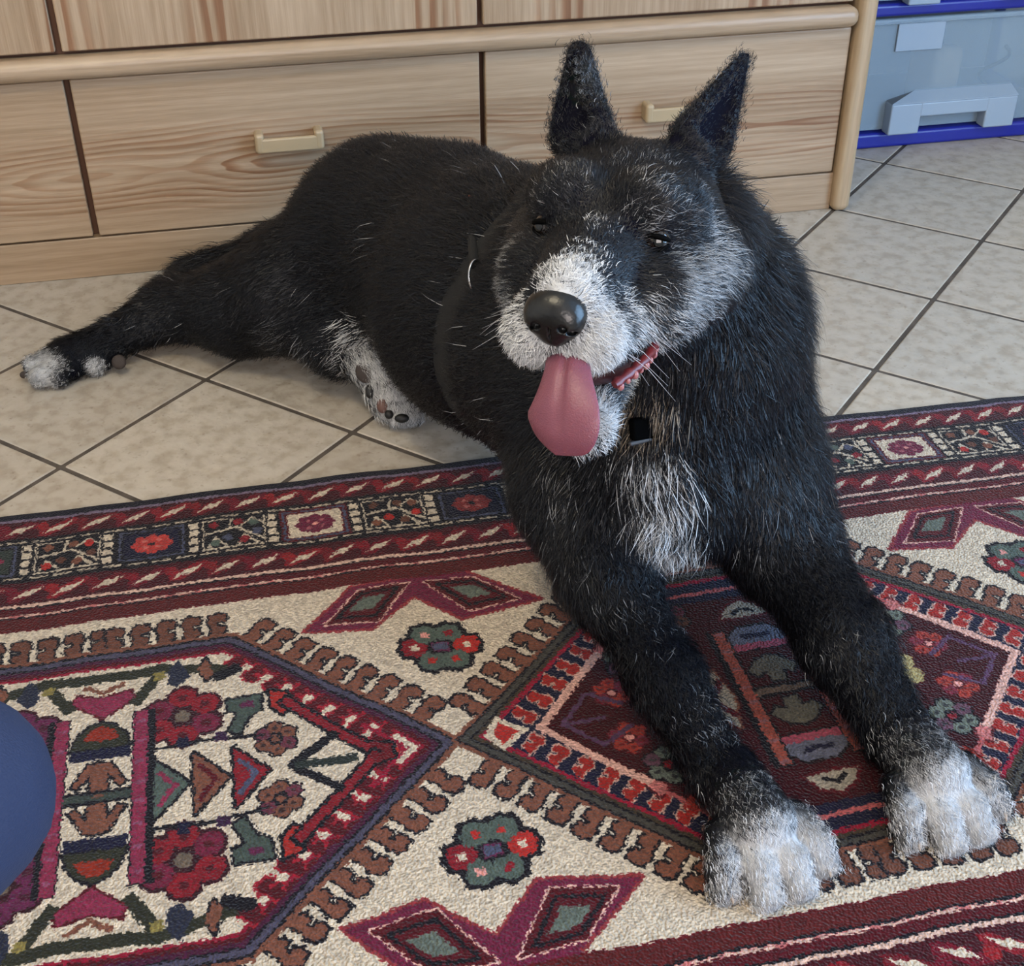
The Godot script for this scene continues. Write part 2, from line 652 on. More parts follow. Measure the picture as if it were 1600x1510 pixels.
func disc(c: Vector2, rx: float, rz: float, col: Color) -> void:
	var pts: Array = []
	for k in 12:
		pts.append(c + Vector2(cos(TAU * k / 12) * rx, sin(TAU * k / 12) * rz))
	pg(pts, col)


# a latch hook standing on the line at p, leaning along d, pointing out along o
func hook(p: Vector2, d: Vector2, o: Vector2, pitch: float, high: float, fill: Color, rim: Color, rimw: float) -> void:
	var shape: Array = [[0.0, 0.0], [0.02, 0.55], [-0.12, 0.70], [-0.02, 0.98], [0.25, 1.06], [0.78, 1.00], [0.86, 0.80], [0.74, 0.64], [0.48, 0.68], [0.36, 0.54], [0.52, 0.46], [0.76, 0.44], [0.80, 0.24], [0.62, 0.12], [0.50, 0.0]]
	var pts: Array = []
	for s in shape:
		pts.append(p + d * (s[0] * pitch) + o * (s[1] * high))
	ln(pts.slice(1, 14), rimw * 2.0, rim)
	ln([pts[0], pts[1]], rimw * 2.0, rim)
	pg(pts, fill)


func hexa(h: float, l: float, f: float) -> Array:
	return [Vector2(-l, 0), Vector2(-f, -h), Vector2(f, -h), Vector2(l, 0), Vector2(f, h), Vector2(-f, h)]


func inset_hex(t: float) -> Array:
	return hexa(0.228 - t, 0.382 - t / 0.70, 0.1486 - 0.41 * t)


func cluster(c: Vector2, w: float, h: float) -> void:
	var cells: Array = [[-1.0, 0.05, RED, CREAM], [1.0, -0.05, SCARLET, CREAM], [-0.42, -0.78, GREYGREEN, SCARLET], [0.48, -0.82, GREYGREEN, SCARLET], [-0.5, 0.82, GREYGREEN, PINK], [0.42, 0.78, GREYGREEN, RED]]
	for pass_n in 2:
		for e in cells:
			var p := c + Vector2(e[0] * w, e[1] * h)
			var q := 0.40 * w
			var z := 0.42 * h
			var sh := [p + Vector2(-q, -z), p + Vector2(0, -z * 1.35), p + Vector2(q, -z), p + Vector2(q * 1.3, 0), p + Vector2(q, z), p + Vector2(0, z * 1.35), p + Vector2(-q, z), p + Vector2(-q * 1.3, 0)]
			if pass_n == 0:
				ln(sh, 0.011, BLACK, true)
			else:
				pg(sh, e[2])
				rc(p.x - q * 0.38, p.y - z * 0.4, p.x + q * 0.38, p.y + z * 0.4, e[3])
	outlined([c + Vector2(-0.3 * w, -0.25 * h), c + Vector2(0.3 * w, -0.3 * h), c + Vector2(0.34 * w, 0.25 * h), c + Vector2(-0.3 * w, 0.3 * h)], PURPLE, BLACK, 0.003)
	rc(c.x - 0.008, c.y - 0.006, c.x + 0.008, c.y + 0.006, BLUEGREY)


func rosette(c: Vector2, r: float, petal: Color, rim: Color, heart: Color) -> void:
	for pass_n in 2:
		for k in 6:
			var a := TAU * (k + 0.5) / 6
			var p := c + Vector2(cos(a) * r * 0.66, sin(a) * r * 0.70)
			disc(p, r * (0.46 if pass_n == 0 else 0.36), r * (0.46 if pass_n == 0 else 0.36), rim if pass_n == 0 else (petal if k % 3 != 2 else petal.lerp(PURPLE, 0.6)))
			if pass_n == 1:
				disc(p, r * 0.13, r * 0.12, rim.lerp(petal, 0.35))
	disc(c, r * 0.30, r * 0.30, rim)
	disc(c, r * 0.22, r * 0.22, heart)


func chevron_wings(c: Vector2, up: float) -> void:
	# two lozenges joined like wings in the cream corners beside the crossing
	mo = c
	ms = Vector2(1, up)
	var out := [Vector2(-0.145, 0.218), Vector2(-0.082, 0.287), Vector2(0.060, 0.296), Vector2(0.146, 0.218), Vector2(0.045, 0.203), Vector2(-0.006, 0.256), Vector2(-0.066, 0.203)]
	ln(out, 0.008, RED.lerp(CREAM, 0.15), true)
	pg(out, PURPLE.lerp(RED, 0.35))
	for s in [-1.0, 1.0]:
		var cell := [Vector2(s * 0.121, 0.2245), Vector2(s * 0.074, 0.279), Vector2(s * 0.010, 0.283), Vector2(s * 0.056, 0.2145)]
		outlined(cell, MAROON, PINK.lerp(CREAM, 0.5), 0.0022)
		var m: Vector2 = (cell[0] + cell[2]) * 0.5
		var inner: Array = []
		for p in cell:
			inner.append(m + (p - m) * 0.72)
		ln(inner, 0.004, BLACK, true)
		inner = []
		for p in cell:
			inner.append(m + (p - m) * Vector2(0.45, 0.40))
		pg(inner, GREYGREEN.lerp(CREAM, 0.12))
	ms = Vector2.ONE
	mo = Vector2.ZERO


func medallion(cx: float, cz: float, dark: bool) -> void:
	mo = Vector2(cx, cz)
	ms = Vector2.ONE
	var n := Vector2(0.70, 0.714)
	var dg := Vector2(0.714, -0.70)
	# latch hooks round the outside
	for sx in [-1.0, 1.0]:
		for sz in [-1.0, 1.0]:
			ms = Vector2(sx, sz)
			for k in 9:
				var p := Vector2(0.1486, 0.228) + dg * (0.012 + k * 0.0315)
				hook(p + n * 0.002, dg, n, 0.0225, 0.040, BROWN, BLACK, 0.0030)
			for k in 5:
				hook(Vector2(0.0 + k * 0.0305, 0.230), Vector2(1, 0), Vector2(0, 1), 0.0225, 0.040, BROWN.darkened(0.12), BLACK, 0.0030)
	ms = Vector2.ONE
	pg(inset_hex(-0.006), BROWN)
	if dark:
		for e in [[-0.001, BLACK], [0.002, Color(0.22, 0.21, 0.19)], [0.009, BLACK], [0.012, DARKGREEN.lerp(BROWN, 0.25)], [0.017, CRIMSON], [0.023, NAVY]]:
			pg(inset_hex(e[0]), e[1])
	else:
		for e in [[0.0, BLACK], [0.003, BLUEGREY.lerp(LILAC, 0.4).darkened(0.25)], [0.010, BLACK], [0.013, PURPLE.darkened(0.25)], [0.019, MAROON], [0.025, CRIMSON], [0.029, CREAM]]:
			pg(inset_hex(e[0]), e[1])
	# red hooks along the slanting inner sides
	for sx in [-1.0, 1.0]:
		for sz in [-1.0, 1.0]:
			ms = Vector2(sx, sz)
			for k in 8:
				var p := Vector2(0.136, 0.200) + dg * (0.018 + k * 0.031)
				if dark:
					hook(p + n * 0.004, dg, -n, 0.019, 0.028, SCARLET.darkened(0.12), CREAM.lerp(PINK, 0.5).darkened(0.1), 0.0021)
				else:
					hook(p + n * 0.006, dg, -n, 0.020, 0.026, MAROON, CRIMSON.lerp(SCARLET, 0.3), 0.0030)
			if dark:
				pg([Vector2(0.30, 0), Vector2(0.335, -0.028), Vector2(0.352, 0), Vector2(0.335, 0.028)], CREAM)
				pg([Vector2(0.312, 0), Vector2(0.333, -0.018), Vector2(0.34, 0), Vector2(0.333, 0.018)], SCARLET)
			else:
				ln([Vector2(0.285, 0.045), Vector2(0.325, 0.0), Vector2(0.285, -0.045)], 0.006, CRIMSON)
				ln([Vector2(0.305, 0.012), Vector2(0.318, 0.0), Vector2(0.305, -0.012)], 0.004, SCARLET)
	ms = Vector2.ONE
	if dark:
		pg(hexa(0.185, 0.283, 0.11), NAVY)
		pg([Vector2(-0.283, 0), Vector2(-0.190, -0.104), Vector2(-0.14, -0.17), Vector2(0.14, -0.17), Vector2(0.190, -0.104), Vector2(0.283, 0), Vector2(0.190, 0.104), Vector2(0.14, 0.17), Vector2(-0.14, 0.17), Vector2(-0.190, 0.104)], MAROON.darkened(0.30))
	for stage in [1, 2]:
		ink = stage
		for sx in [-1.0, 1.0]:
			for sz in [-1.0, 1.0]:
				ms = Vector2(sx, sz)
				quadrant(dark, sx)
	ink = 0
	for sx in [-1.0, 1.0]:
		ms = Vector2(sx, 1)
		side(dark)
	ms = Vector2.ONE
	mo = Vector2.ZERO


func quadrant(dark: bool, sx: float) -> void:
	var bar := ROSE if not dark else Color(0.50, 0.24, 0.20)
	var shape := BROWN if not dark else GREYGREEN
	if not dark:
		# heart, stepped dome and forked bud between the bars
		outlined([Vector2(0, 0.118), Vector2(0.034, 0.146), Vector2(0.030, 0.158), Vector2(0, 0.150)], ROSE, MAROON, 0.003)
		ln([Vector2(0, 0.158), Vector2(0.012, 0.166), Vector2(0.02, 0.17)], 0.006, BROWN)
		outlined([Vector2(0, 0.112), Vector2(0.014, 0.106), Vector2(0.026, 0.090), Vector2(0.031, 0.072), Vector2(0, 0.072)], DARKGREEN, BLACK, 0.003)
		pg([Vector2(0, 0.106), Vector2(0.012, 0.100), Vector2(0.020, 0.086), Vector2(0, 0.082)], Color(0.46, 0.14, 0.09))
		rc(0, 0.055, 0.032, 0.070, NAVY)
		outlined([Vector2(0, 0.050), Vector2(0.012, 0.047), Vector2(0.028, 0.018), Vector2(0.022, 0.014), Vector2(0.010, 0.032), Vector2(0.008, -0.002), Vector2(0, -0.004)], BROWN, BLACK, 0.003)
		# garland along the top
		ln([Vector2(0, 0.184), Vector2(0.030, 0.184), Vector2(0.064, 0.188), Vector2(0.130, 0.172)], 0.015, DARKGREEN)
		ln([Vector2(0.130, 0.160), Vector2(0.148, 0.168)], 0.016, BLACK)
		pg([Vector2(0.082, 0.152), Vector2(0.098, 0.168), Vector2(0.084, 0.198), Vector2(0.072, 0.182), Vector2(0.072, 0.160)], NAVY.lerp(GREYGREEN, 0.25))
		outlined([Vector2(0.116, 0.156), Vector2(0.124, 0.166), Vector2(0.116, 0.194), Vector2(0.106, 0.178)], BROWN, BLACK, 0.003)
		ln([Vector2(0.064, 0.184), Vector2(0.050, 0.160), Vector2(0.038, 0.140)], 0.014, DARKGREEN)
		rc(0.056, 0.170, 0.068, 0.182, Color(0.45, 0.40, 0.22))
		rosette(Vector2(0.088, 0.101), 0.044, RED if sx > 0 else PURPLE, MAROON.lerp(BLACK, 0.5), Color(0.36, 0.31, 0.27))
		outlined([Vector2(0.138, 0.116), Vector2(0.176, 0.118), Vector2(0.174, 0.094), Vector2(0.160, 0.084), Vector2(0.150, 0.060), Vector2(0.138, 0.066), Vector2(0.150, 0.094), Vector2(0.138, 0.098)], GREYGREEN.darkened(0.15), BLACK, 0.0035)
		rc(0.152, 0.100, 0.166, 0.110, PURPLE)
		outlined([Vector2(0.186, 0.122), Vector2(0.204, 0.116), Vector2(0.212, 0.094), Vector2(0.198, 0.082), Vector2(0.186, 0.096)], SCARLET.darkened(0.1), BLACK, 0.004)
		ln([Vector2(0.204, 0.100), Vector2(0.292, 0.003)], 0.019, BLACK)
		ln([Vector2(0.204, 0.100), Vector2(0.292, 0.003)], 0.011, RED)
		outlined([Vector2(0.286, 0), Vector2(0.290, 0.016), Vector2(0.312, 0.010), Vector2(0.312, 0)], RED.darkened(0.2), BLACK, 0.003)
		rosette(Vector2(0.188, 0.044), 0.024, BROWN, BLACK, BROWN)
		ln([Vector2(0.172, 0.052), Vector2(0.120, 0.058), Vector2(0.054, 0.056)], 0.005, BLACK)
		rc(0.082, 0.052, 0.094, 0.068, NAVY)
		rc(0.122, 0.052, 0.136, 0.066, NAVY.lerp(PURPLE, 0.4))
		ln([Vector2(0.204, 0.002), Vector2(0.250, 0.040)], 0.011, BLACK)
		ln([Vector2(0.21, 0.0), Vector2(0.266, 0.0)], 0.012, GREYGREEN.darkened(0.5))
	else:
		# pale line of the inner hexagon
		ln([Vector2(0.288, 0), Vector2(0.192, 0.106)], 0.010, PINK.lerp(CREAM, 0.4))
		outlined([Vector2(0.184, 0.100), Vector2(0.198, 0.108), Vector2(0.188, 0.126), Vector2(0.176, 0.116)], PINK.lerp(RED, 0.3), MAROON, 0.003)
		ln([Vector2(0.18, 0.122), Vector2(0.12, 0.186), Vector2(0, 0.186)], 0.006, PINK.lerp(RED, 0.5))
		# flower pots, forks and tulips between the bars
		outlined([Vector2(0, 0.072), Vector2(0.034, 0.073), Vector2(0.036, 0.096), Vector2(0.018, 0.112), Vector2(0, 0.112)], BLUEGREY.lerp(CREAM, 0.15), BLACK, 0.003)
		rc(0, 0.072, 0.034, 0.083, ROSE.lerp(PINK, 0.25))
		ln([Vector2(0, 0.094), Vector2(0.014, 0.096)], 0.007, NAVY)
		outlined([Vector2(0, 0.058), Vector2(0.014, 0.054), Vector2(0.030, 0.036), Vector2(0.022, 0.026), Vector2(0.010, 0.032), Vector2(0.008, 0.014), Vector2(0, 0.014)], GREYGREEN.lerp(BROWN, 0.3), BLACK, 0.003)
		outlined([Vector2(0, 0.130), Vector2(0.030, 0.132), Vector2(0.020, 0.150), Vector2(0, 0.160)], CREAM.darkened(0.25), MAROON, 0.004)
		ln([Vector2(0, 0.146), Vector2(0.012, 0.138)], 0.006, BLACK)
		rosette(Vector2(0.095, 0.150), 0.028, BROWN.darkened(0.2), BLACK, RED)
		rosette(Vector2(0.166, 0.084), 0.026, GREYGREEN.lerp(CREAM, 0.18), BLACK, RED)
		rosette(Vector2(0.196, 0.036), 0.022, SCARLET.lerp(BROWN, 0.35), MAROON, PINK)
		rosette(Vector2(0.098, 0.088), 0.022, BROWN, BLACK, CREAM)
		disc(Vector2(0.150, 0.140), 0.014, 0.012, SCARLET.lerp(BROWN, 0.3))
		ln([Vector2(0.215, 0.0), Vector2(0.262, 0.0), Vector2(0.225, 0.04), Vector2(0.19, 0.018)], 0.006, BLUEGREY.lerp(PURPLE, 0.5))
		outlined([Vector2(0.062, 0.0), Vector2(0.072, 0.048), Vector2(0.094, 0.024), Vector2(0.098, 0)], CREAM.darkened(0.25), BROWN, 0.003)
		ln([Vector2(0.070, 0.028), Vector2(0.084, 0.006)], 0.008, MAROON)
		disc(Vector2(0.152, 0.012), 0.014, 0.014, Color(0.55, 0.50, 0.34))
	# upright bar
	rc(0.034, 0, 0.058, 0.124 if not dark else 0.112, BLACK)
	rc(0.036, 0, 0.050, 0.122 if not dark else 0.110, bar)
	for k in 4:
		rc(0.038, 0.010 + k * 0.031, 0.048, 0.015 + k * 0.031, bar.lerp(LILAC, 0.4))
	rc(0, 0, 0.034, 0.009, BLACK)
	rc(0, 0, 0.036, 0.0045, GREYGREEN.darkened(0.3) if not dark else shape.lerp(BROWN, 0.5))


func side(dark: bool) -> void:
	if dark:
		return
	# three triangles pointing outward along the long axis
	var cols: Array = [GREYGREEN, BROWN, RED]
	for k in 3:
		var x := 0.058 + k * 0.042
		outlined([Vector2(x, -0.040), Vector2(x + 0.036, 0.0), Vector2(x, 0.044)], cols[k], BLACK, 0.0035)
		ln([Vector2(x + 0.006, -0.02), Vector2(x + 0.022, 0.0), Vector2(x + 0.006, 0.024)], 0.006, [ROSE, MAROON, BLUEGREY][k])


func ladder(x: float, z0: float, z1: float) -> void:
	rc(x, z0, x + 0.020, z1, BLACK)
	var n := 4
	var st := (z1 - z0) / n
	for k in n:
		rc(x + 0.003, z0 + st * k + 0.0025, x + 0.015, z0 + st * (k + 1) - 0.002, CREAM)


func border(x0: float, x1: float, up: float) -> void:
	# z runs from the rug's long edge inward
	ms = Vector2(1, up)
	mo = Vector2(0, RUG_Z0 if up > 0 else RUG_Z1)
	for e in [[0.0, 0.021, BLACK.lerp(NAVY, 0.4)], [0.021, 0.0275, LILAC.darkened(0.1)], [0.0275, 0.067, MAROON.lerp(BLACK, 0.3)], [0.067, 0.079, BLACK], [0.079, 0.150, BLACK], [0.150, 0.164, BLACK], [0.164, 0.208, MAROON.lerp(BLACK, 0.25)], [0.208, 0.214, CREAM.lerp(PINK, 0.35)], [0.214, 0.217, BLACK], [0.217, 0.229, MAROON], [0.229, 0.2335, PINK.lerp(RED, 0.3)], [0.2335, 0.237, BLACK], [0.237, 0.259, MAROON.lerp(Color(0.30, 0.12, 0.09), 0.5)], [0.259, 0.262, RED.darkened(0.3)]]:
		rc(x0, e[0], x1, e[1], e[2])
	# broken pale lines beside the tiles
	var x := floorf(x0 / 0.031) * 0.031
	var k := 0
	while x < x1:
		rc(x + 0.002, 0.0735, x + 0.026, 0.0770, CREAM.darkened(0.12))
		rc(x + 0.004, 0.1525, x + 0.028, 0.1560, CREAM.darkened(0.08))
		rc(x + 0.001, 0.2295, x + 0.020 + 0.006 * (k % 3), 0.2330, CREAM.lerp(PINK, 0.4))
		x += 0.031
		k += 1
	# barber stripes of cream flecks
	for band in [[0.0475, 0.0505, -0.0035], [0.186, 0.0495, 0.012]]:
		var zc: float = band[0]
		var xx: float = floorf(x0 / band[1]) * band[1] + band[2]
		var i := int(floorf(x0 / band[1]))
		while xx < x1 + 0.05:
			var hue: Color = [RED, RED.lerp(MAROON, 0.5), CRIMSON.darkened(0.25)][posmod(i, 3)]
			pg([Vector2(xx - 0.025, zc + 0.017), Vector2(xx - 0.014, zc + 0.017), Vector2(xx + 0.024, zc - 0.006), Vector2(xx + 0.024, zc - 0.017), Vector2(xx + 0.010, zc - 0.017), Vector2(xx - 0.025, zc + 0.004)], hue)
			pg([Vector2(xx - 0.0205, zc + 0.0125), Vector2(xx - 0.010, zc + 0.001), Vector2(xx - 0.002, zc - 0.0055), Vector2(xx + 0.004, zc - 0.005), Vector2(xx + 0.019, zc - 0.0125), Vector2(xx + 0.010, zc - 0.001), Vector2(xx + 0.002, zc + 0.0065), Vector2(xx - 0.004, zc + 0.005)], CREAM)
			disc(Vector2(xx - 0.021, zc - 0.006), 0.0085, 0.009, hue.lerp(SCARLET, 0.25 if i % 2 == 0 else 0.0))
			xx += band[1]
			i += 1
	# rosette tiles and strapwork tiles by turns
	var per := 0.2156
	var t := int(floorf((x0 + 0.183) / per)) - 1
	while -0.183 + t * per < x1 + 0.2:
		var c := -0.183 + t * per
		tile_flower(c, t)
		tile_strap(c + per * 0.5, t)
		ladder(c - 0.066, 0.080, 0.149)
		ladder(c + 0.046, 0.080, 0.149)
		t += 1
	ms = Vector2.ONE
	mo = Vector2.ZERO


func tile_flower(c: float, t: int) -> void:
	var kinds: Array = [[NAVY, SCARLET.lerp(PINK, 0.15)], [CREAM, PURPLE.lerp(RED, 0.3)], [NAVY.lerp(BLACK, 0.3), RED.lerp(BROWN, 0.4)], [GREYGREEN.darkened(0.4), ROSE], [MAROON, BLUEGREY]]
	var kd: Array = kinds[posmod(t, 4)]
	rc(c - 0.046, 0.079, c + 0.046, 0.150, (MAROON if posmod(t, 4) == 1 else BLACK))
	ln([Vector2(c - 0.041, 0.084), Vector2(c + 0.041, 0.084), Vector2(c + 0.041, 0.145), Vector2(c - 0.041, 0.145)], 0.003, BLUEGREY, true)
	rc(c - 0.036, 0.088, c + 0.036, 0.141, kd[0])
	for k in 8:
		var a := TAU * k / 8
		disc(Vector2(c + cos(a) * 0.019, 0.1145 + sin(a) * 0.014), 0.0085, 0.0075, kd[1])
	disc(Vector2(c, 0.1145), 0.017, 0.013, kd[1])
	for k in 4:
		var a := TAU * (k + 0.5) / 4
		disc(Vector2(c + cos(a) * 0.013, 0.1145 + sin(a) * 0.010), 0.004, 0.0035, kd[1].lerp(PINK, 0.5))
	disc(Vector2(c, 0.1145), 0.004, 0.004, BLACK if posmod(t, 2) == 0 else PINK)


func tile_strap(c: float, t: int) -> void:
	var w := CREAM.darkened(0.05)
	rc(c - 0.044, 0.080, c + 0.044, 0.149, BLACK)
	ln([Vector2(c - 0.041, 0.083), Vector2(c - 0.041, 0.146)], 0.0035, w)
	ln([Vector2(c - 0.041, 0.083), Vector2(c - 0.010, 0.083)], 0.003, w)
	ln([Vector2(c - 0.041, 0.146), Vector2(c + 0.041, 0.146)], 0.003, w)
	ln([Vector2(c - 0.036, 0.112), Vector2(c + 0.004, 0.104), Vector2(c + 0.040, 0.136)], 0.0045, w)
	ln([Vector2(c - 0.002, 0.083), Vector2(c - 0.006, 0.104)], 0.0035, w)
	ln([Vector2(c + 0.010, 0.100), Vector2(c + 0.024, 0.086), Vector2(c + 0.041, 0.100)], 0.0035, w)
	ln([Vector2(c + 0.041, 0.083), Vector2(c + 0.041, 0.128)], 0.0035, w)
	ln([Vector2(c - 0.034, 0.140), Vector2(c - 0.026, 0.122), Vector2(c - 0.012, 0.140)], 0.004, w)
	ln([Vector2(c + 0.006, 0.142), Vector2(c + 0.014, 0.122), Vector2(c + 0.030, 0.142)], 0.004, w)
	var cc: Array = [RED, BROWN, GREYGREEN, SCARLET, BLUEGREY, BROWN.darkened(0.2)]
	var sp: Array = [Vector2(-0.026, 0.094), Vector2(-0.026, 0.134), Vector2(-0.008, 0.124), Vector2(0.013, 0.132), Vector2(0.026, 0.096), Vector2(0.030, 0.118), Vector2(0.006, 0.092)]
	for k in sp.size():
		disc(Vector2(c, 0) + sp[k], 0.007, 0.0075, cc[posmod(k * 2 + t * 5, 6)])


func rug_image(x0: float, x1: float, w: int) -> ImageTexture:
	im_s = w / (x1 - x0)
	im_x0 = x0
	im_z0 = RUG_Z0
	var h := int(round((RUG_Z1 - RUG_Z0) * im_s))
	im = Image.create_empty(w, h, false, Image.FORMAT_RGB8)
	im.fill(CREAM)
	var cz := -1.010
	for k in range(-2, 3):
		var mx := 0.531 + 0.764 * k
		if absf(k) < 2:
			medallion(mx, cz, k % 2 == 0)
		var gx := 0.147 + 0.764 * k
		for s in [-1.0, 1.0]:
			chevron_wings(Vector2(gx, cz), s)
			mo = Vector2(gx + 0.010, cz)
			ms = Vector2(1, s)
			cluster(Vector2(0, 0.156), 0.031, 0.029)
			mo = Vector2.ZERO
			ms = Vector2.ONE
	border(x0, x1, 1.0)
	border(x0, x1, -1.0)
	# end borders across the rug
	for e in [[RUG_X0, 1.0], [RUG_X1, -1.0]]:
		for b in [[0.0, 0.14, MAROON], [0.02, 0.025, LILAC], [0.03, 0.06, RED.darkened(0.2)], [0.06, 0.064, CREAM], [0.07, 0.125, NAVY], [0.13, 0.134, PINK]]:
			rc(e[0] + e[1] * b[0], RUG_Z0 + 0.005, e[0] + e[1] * b[1], RUG_Z1 - 0.005, b[2])
	# every knot sits a little off the drawn line, and its wool took the dye a little differently
	var src := im.get_data()
	var out := PackedByteArray()
	out.resize(src.size())
	var kw := maxi(2, int(round(0.0030 * im_s)))
	var kh := maxi(2, int(round(0.0034 * im_s)))
	var r2 := RandomNumberGenerator.new()
	r2.seed = 99
	var cols := int(ceil(w / float(kw))) + 2
	var amp := 0.0017 * im_s
	var jx := PackedInt32Array()
	var jz := PackedInt32Array()
	var tn := PackedFloat32Array()
	for y in h:
		if y % kh == 0:
			jx.resize(cols)
			jz.resize(cols)
			tn.resize(cols)
			for k in cols:
				jx[k] = int(round(r2.randf_range(-amp, amp)))
				jz[k] = int(round(r2.randf_range(-amp, amp)))
				tn[k] = r2.randf_range(0.86, 1.10)
		for x in w:
			var c := (x + (kw / 2 if (y / kh) % 2 == 1 else 0)) / kw
			var sx := clampi(x + jx[c], 0, w - 1)
			var sy := clampi(y + jz[c], 0, h - 1)
			var o := (y * w + x) * 3
			var i := (sy * w + sx) * 3
			var f := tn[c]
			out[o] = mini(255, int(src[i] * f))
			out[o + 1] = mini(255, int(src[i + 1] * f))
			out[o + 2] = mini(255, int(src[i + 2] * f))
	return ImageTexture.create_from_image(Image.create_from_data(w, h, false, Image.FORMAT_RGB8, out))


func rug_y(x: float, z: float) -> float:
	return 0.0105 + 0.0012 * noise_b.get_noise_2d(x * 5.0, z * 5.0)


func rug_dz(x: float, v: float) -> float:
	return 0.0022 * noise_b.get_noise_2d(x * 9.0, 3.0 if v < 0.5 else 8.0) + 0.006 * (0.5 - v) * noise_b.get_noise_2d(x * 1.3, 50.0) + maxf(0.0, x - 0.9) * 0.03 * (1.0 - v)


func build_rug() -> void:
	var am := ArrayMesh.new()
	var spans := [[RUG_X0, -0.46, 512], [-0.46, 1.20, 2048], [1.20, RUG_X1, 768]]
	var nz := 90
	for s in spans:
		var st := st_new()
		var nx := int((s[1] - s[0]) / 0.0125)
		for i in nx:
			for j in nz:
				for e in [[0, 0], [1, 0], [1, 1], [0, 0], [1, 1], [0, 1]]:
					var u: float = (i + e[0]) / float(nx)
					var v: float = (j + e[1]) / float(nz)
					var x: float = lerpf(s[0], s[1], u)
					var z: float = lerpf(RUG_Z0, RUG_Z1, v)
					var dz := rug_dz(x, v)
					var y := rug_y(x, z)
					var edge := minf(v, 1.0 - v) * nz
					if edge < 1.5:
						y -= 0.004 * (1.5 - edge)
					st.set_uv(Vector2(u, v))
					st.set_uv2(Vector2(x, z) * 3.0)
					st.set_normal(Vector3.UP)
					st.add_vertex(Vector3(x, y, z + dz))
		# bound edges down to the floor
		for jj in [0, nz]:
			var v: float = jj / float(nz)
			for i in nx:
				for e in [[0, 0], [1, 1], [1, 0], [0, 0], [0, 1], [1, 1]]:
					var u: float = (i + e[0]) / float(nx)
					var x: float = lerpf(s[0], s[1], u)
					var z: float = lerpf(RUG_Z0, RUG_Z1, v)
					var dz := rug_dz(x, v)
					st.set_uv(Vector2(u, clampf(v, 0.002, 0.998)))
					st.set_uv2(Vector2(x, z) * 3.0)
					st.set_normal(Vector3(0, 0, -1.0 if jj == 0 else 1.0))
					st.add_vertex(Vector3(x, (rug_y(x, z) - 0.006) if e[1] == 0 else 0.0003, z + dz))
		st.commit(am)
		var m := mat(Color(1, 1, 1), 0.95)
		m.specular_mode = BaseMaterial3D.SPECULAR_SCHLICK_GGX
		m.metallic_specular = 0.15
		m.albedo_texture = rug_image(s[0], s[1], s[2])
		m.texture_repeat = true
		m.heightmap_enabled = true
		var pile := NoiseTexture2D.new()
		pile.width = s[2]
		pile.height = int(s[2] * (RUG_Z1 - RUG_Z0) / (s[1] - s[0]))
		var pn := FastNoiseLite.new()
		pn.seed = 21
		pn.frequency = 0.22 * 2048.0 / s[2] * (s[1] - s[0]) / 1.66
		pn.fractal_octaves = 3
		pile.noise = pn
		m.heightmap_texture = pile
		m.heightmap_scale = 0.35
		m.rim_enabled = true
		m.rim = 0.25
		m.rim_tint = 0.6
		am.surface_set_material(am.get_surface_count() - 1, m)
	var o := MeshInstance3D.new()
	o.name = "rug"
	o.mesh = am
	add_child(o)
	tag(o, "hand-knotted oriental rug with hexagonal medallions in cream, dark red and navy", "rug")


# ------------------------------------------------------------------ dog
# A body is a field of soft shapes, meshed where the joined distance is nil; fur grows out of that surface.
var cap: Array = []       # shapes of the grid at hand
var head_at := Transform3D()


func cone(a: Vector3, b: Vector3, ra: float, rb: float, flow := Vector3.ZERO, hair := 0.02) -> void:
	var f := flow if flow != Vector3.ZERO else (b - a)
	cap.append({"k": 0, "a": a, "b": b, "ra": ra, "rb": rb, "f": f.normalized(), "h": hair, "cut": false})


func blob(c: Vector3, r: Vector3, bs: Basis, flow: Vector3, hair := 0.02, cut := false) -> void:
	cap.append({"k": 1, "a": c, "r": r, "inv": bs.inverse(), "f": flow.normalized(), "h": hair, "cut": cut})


func flat_cone(a: Vector3, b: Vector3, ra: float, rb: float, ax: Vector3, thin: float, hair := 0.006, cut := false) -> void:
	cap.append({"k": 2, "a": a, "b": b, "ra": ra, "rb": rb, "n": ax.normalized(), "t": 1.0 / thin, "th": thin, "f": (b - a).normalized(), "h": hair, "cut": cut})


func reach(s: Dictionary) -> AABB:
	var bb: AABB
	if s.k == 1:
		var r: float = maxf(s.r.x, maxf(s.r.y, s.r.z))
		bb = AABB(s.a - Vector3(r, r, r), Vector3(r, r, r) * 2.0)
	else:
		var ra: float = s.ra
		var rb: float = s.rb
		bb = AABB(s.a - Vector3(ra, ra, ra), Vector3(ra, ra, ra) * 2.0).merge(AABB(s.b - Vector3(rb, rb, rb), Vector3(rb, rb, rb) * 2.0))
	return bb


func dist(s: Dictionary, p: Vector3) -> float:
	if s.k == 1:
		var q: Vector3 = s.inv * (p - s.a)
		var k0: float = (q / s.r).length()
		var k1: float = (q / (s.r * s.r)).length()
		return k0 * (k0 - 1.0) / maxf(k1, 1e-6)
	var a: Vector3 = s.a
	var ba: Vector3 = s.b - a
	var pa: Vector3 = p - a
	if s.k == 2:
		var nn: Vector3 = s.n
		var tt: float = s.t
		pa += nn * (pa.dot(nn) * (tt - 1.0))
		ba += nn * (ba.dot(nn) * (tt - 1.0))
	var h := clampf(pa.dot(ba) / maxf(ba.length_squared(), 1e-9), 0.0, 1.0)
	var d: float = (pa - ba * h).length() - lerpf(s.ra, s.rb, h)
	if s.k == 2:
		return d * (0.5 + 0.5 * float(s.th))
	return d


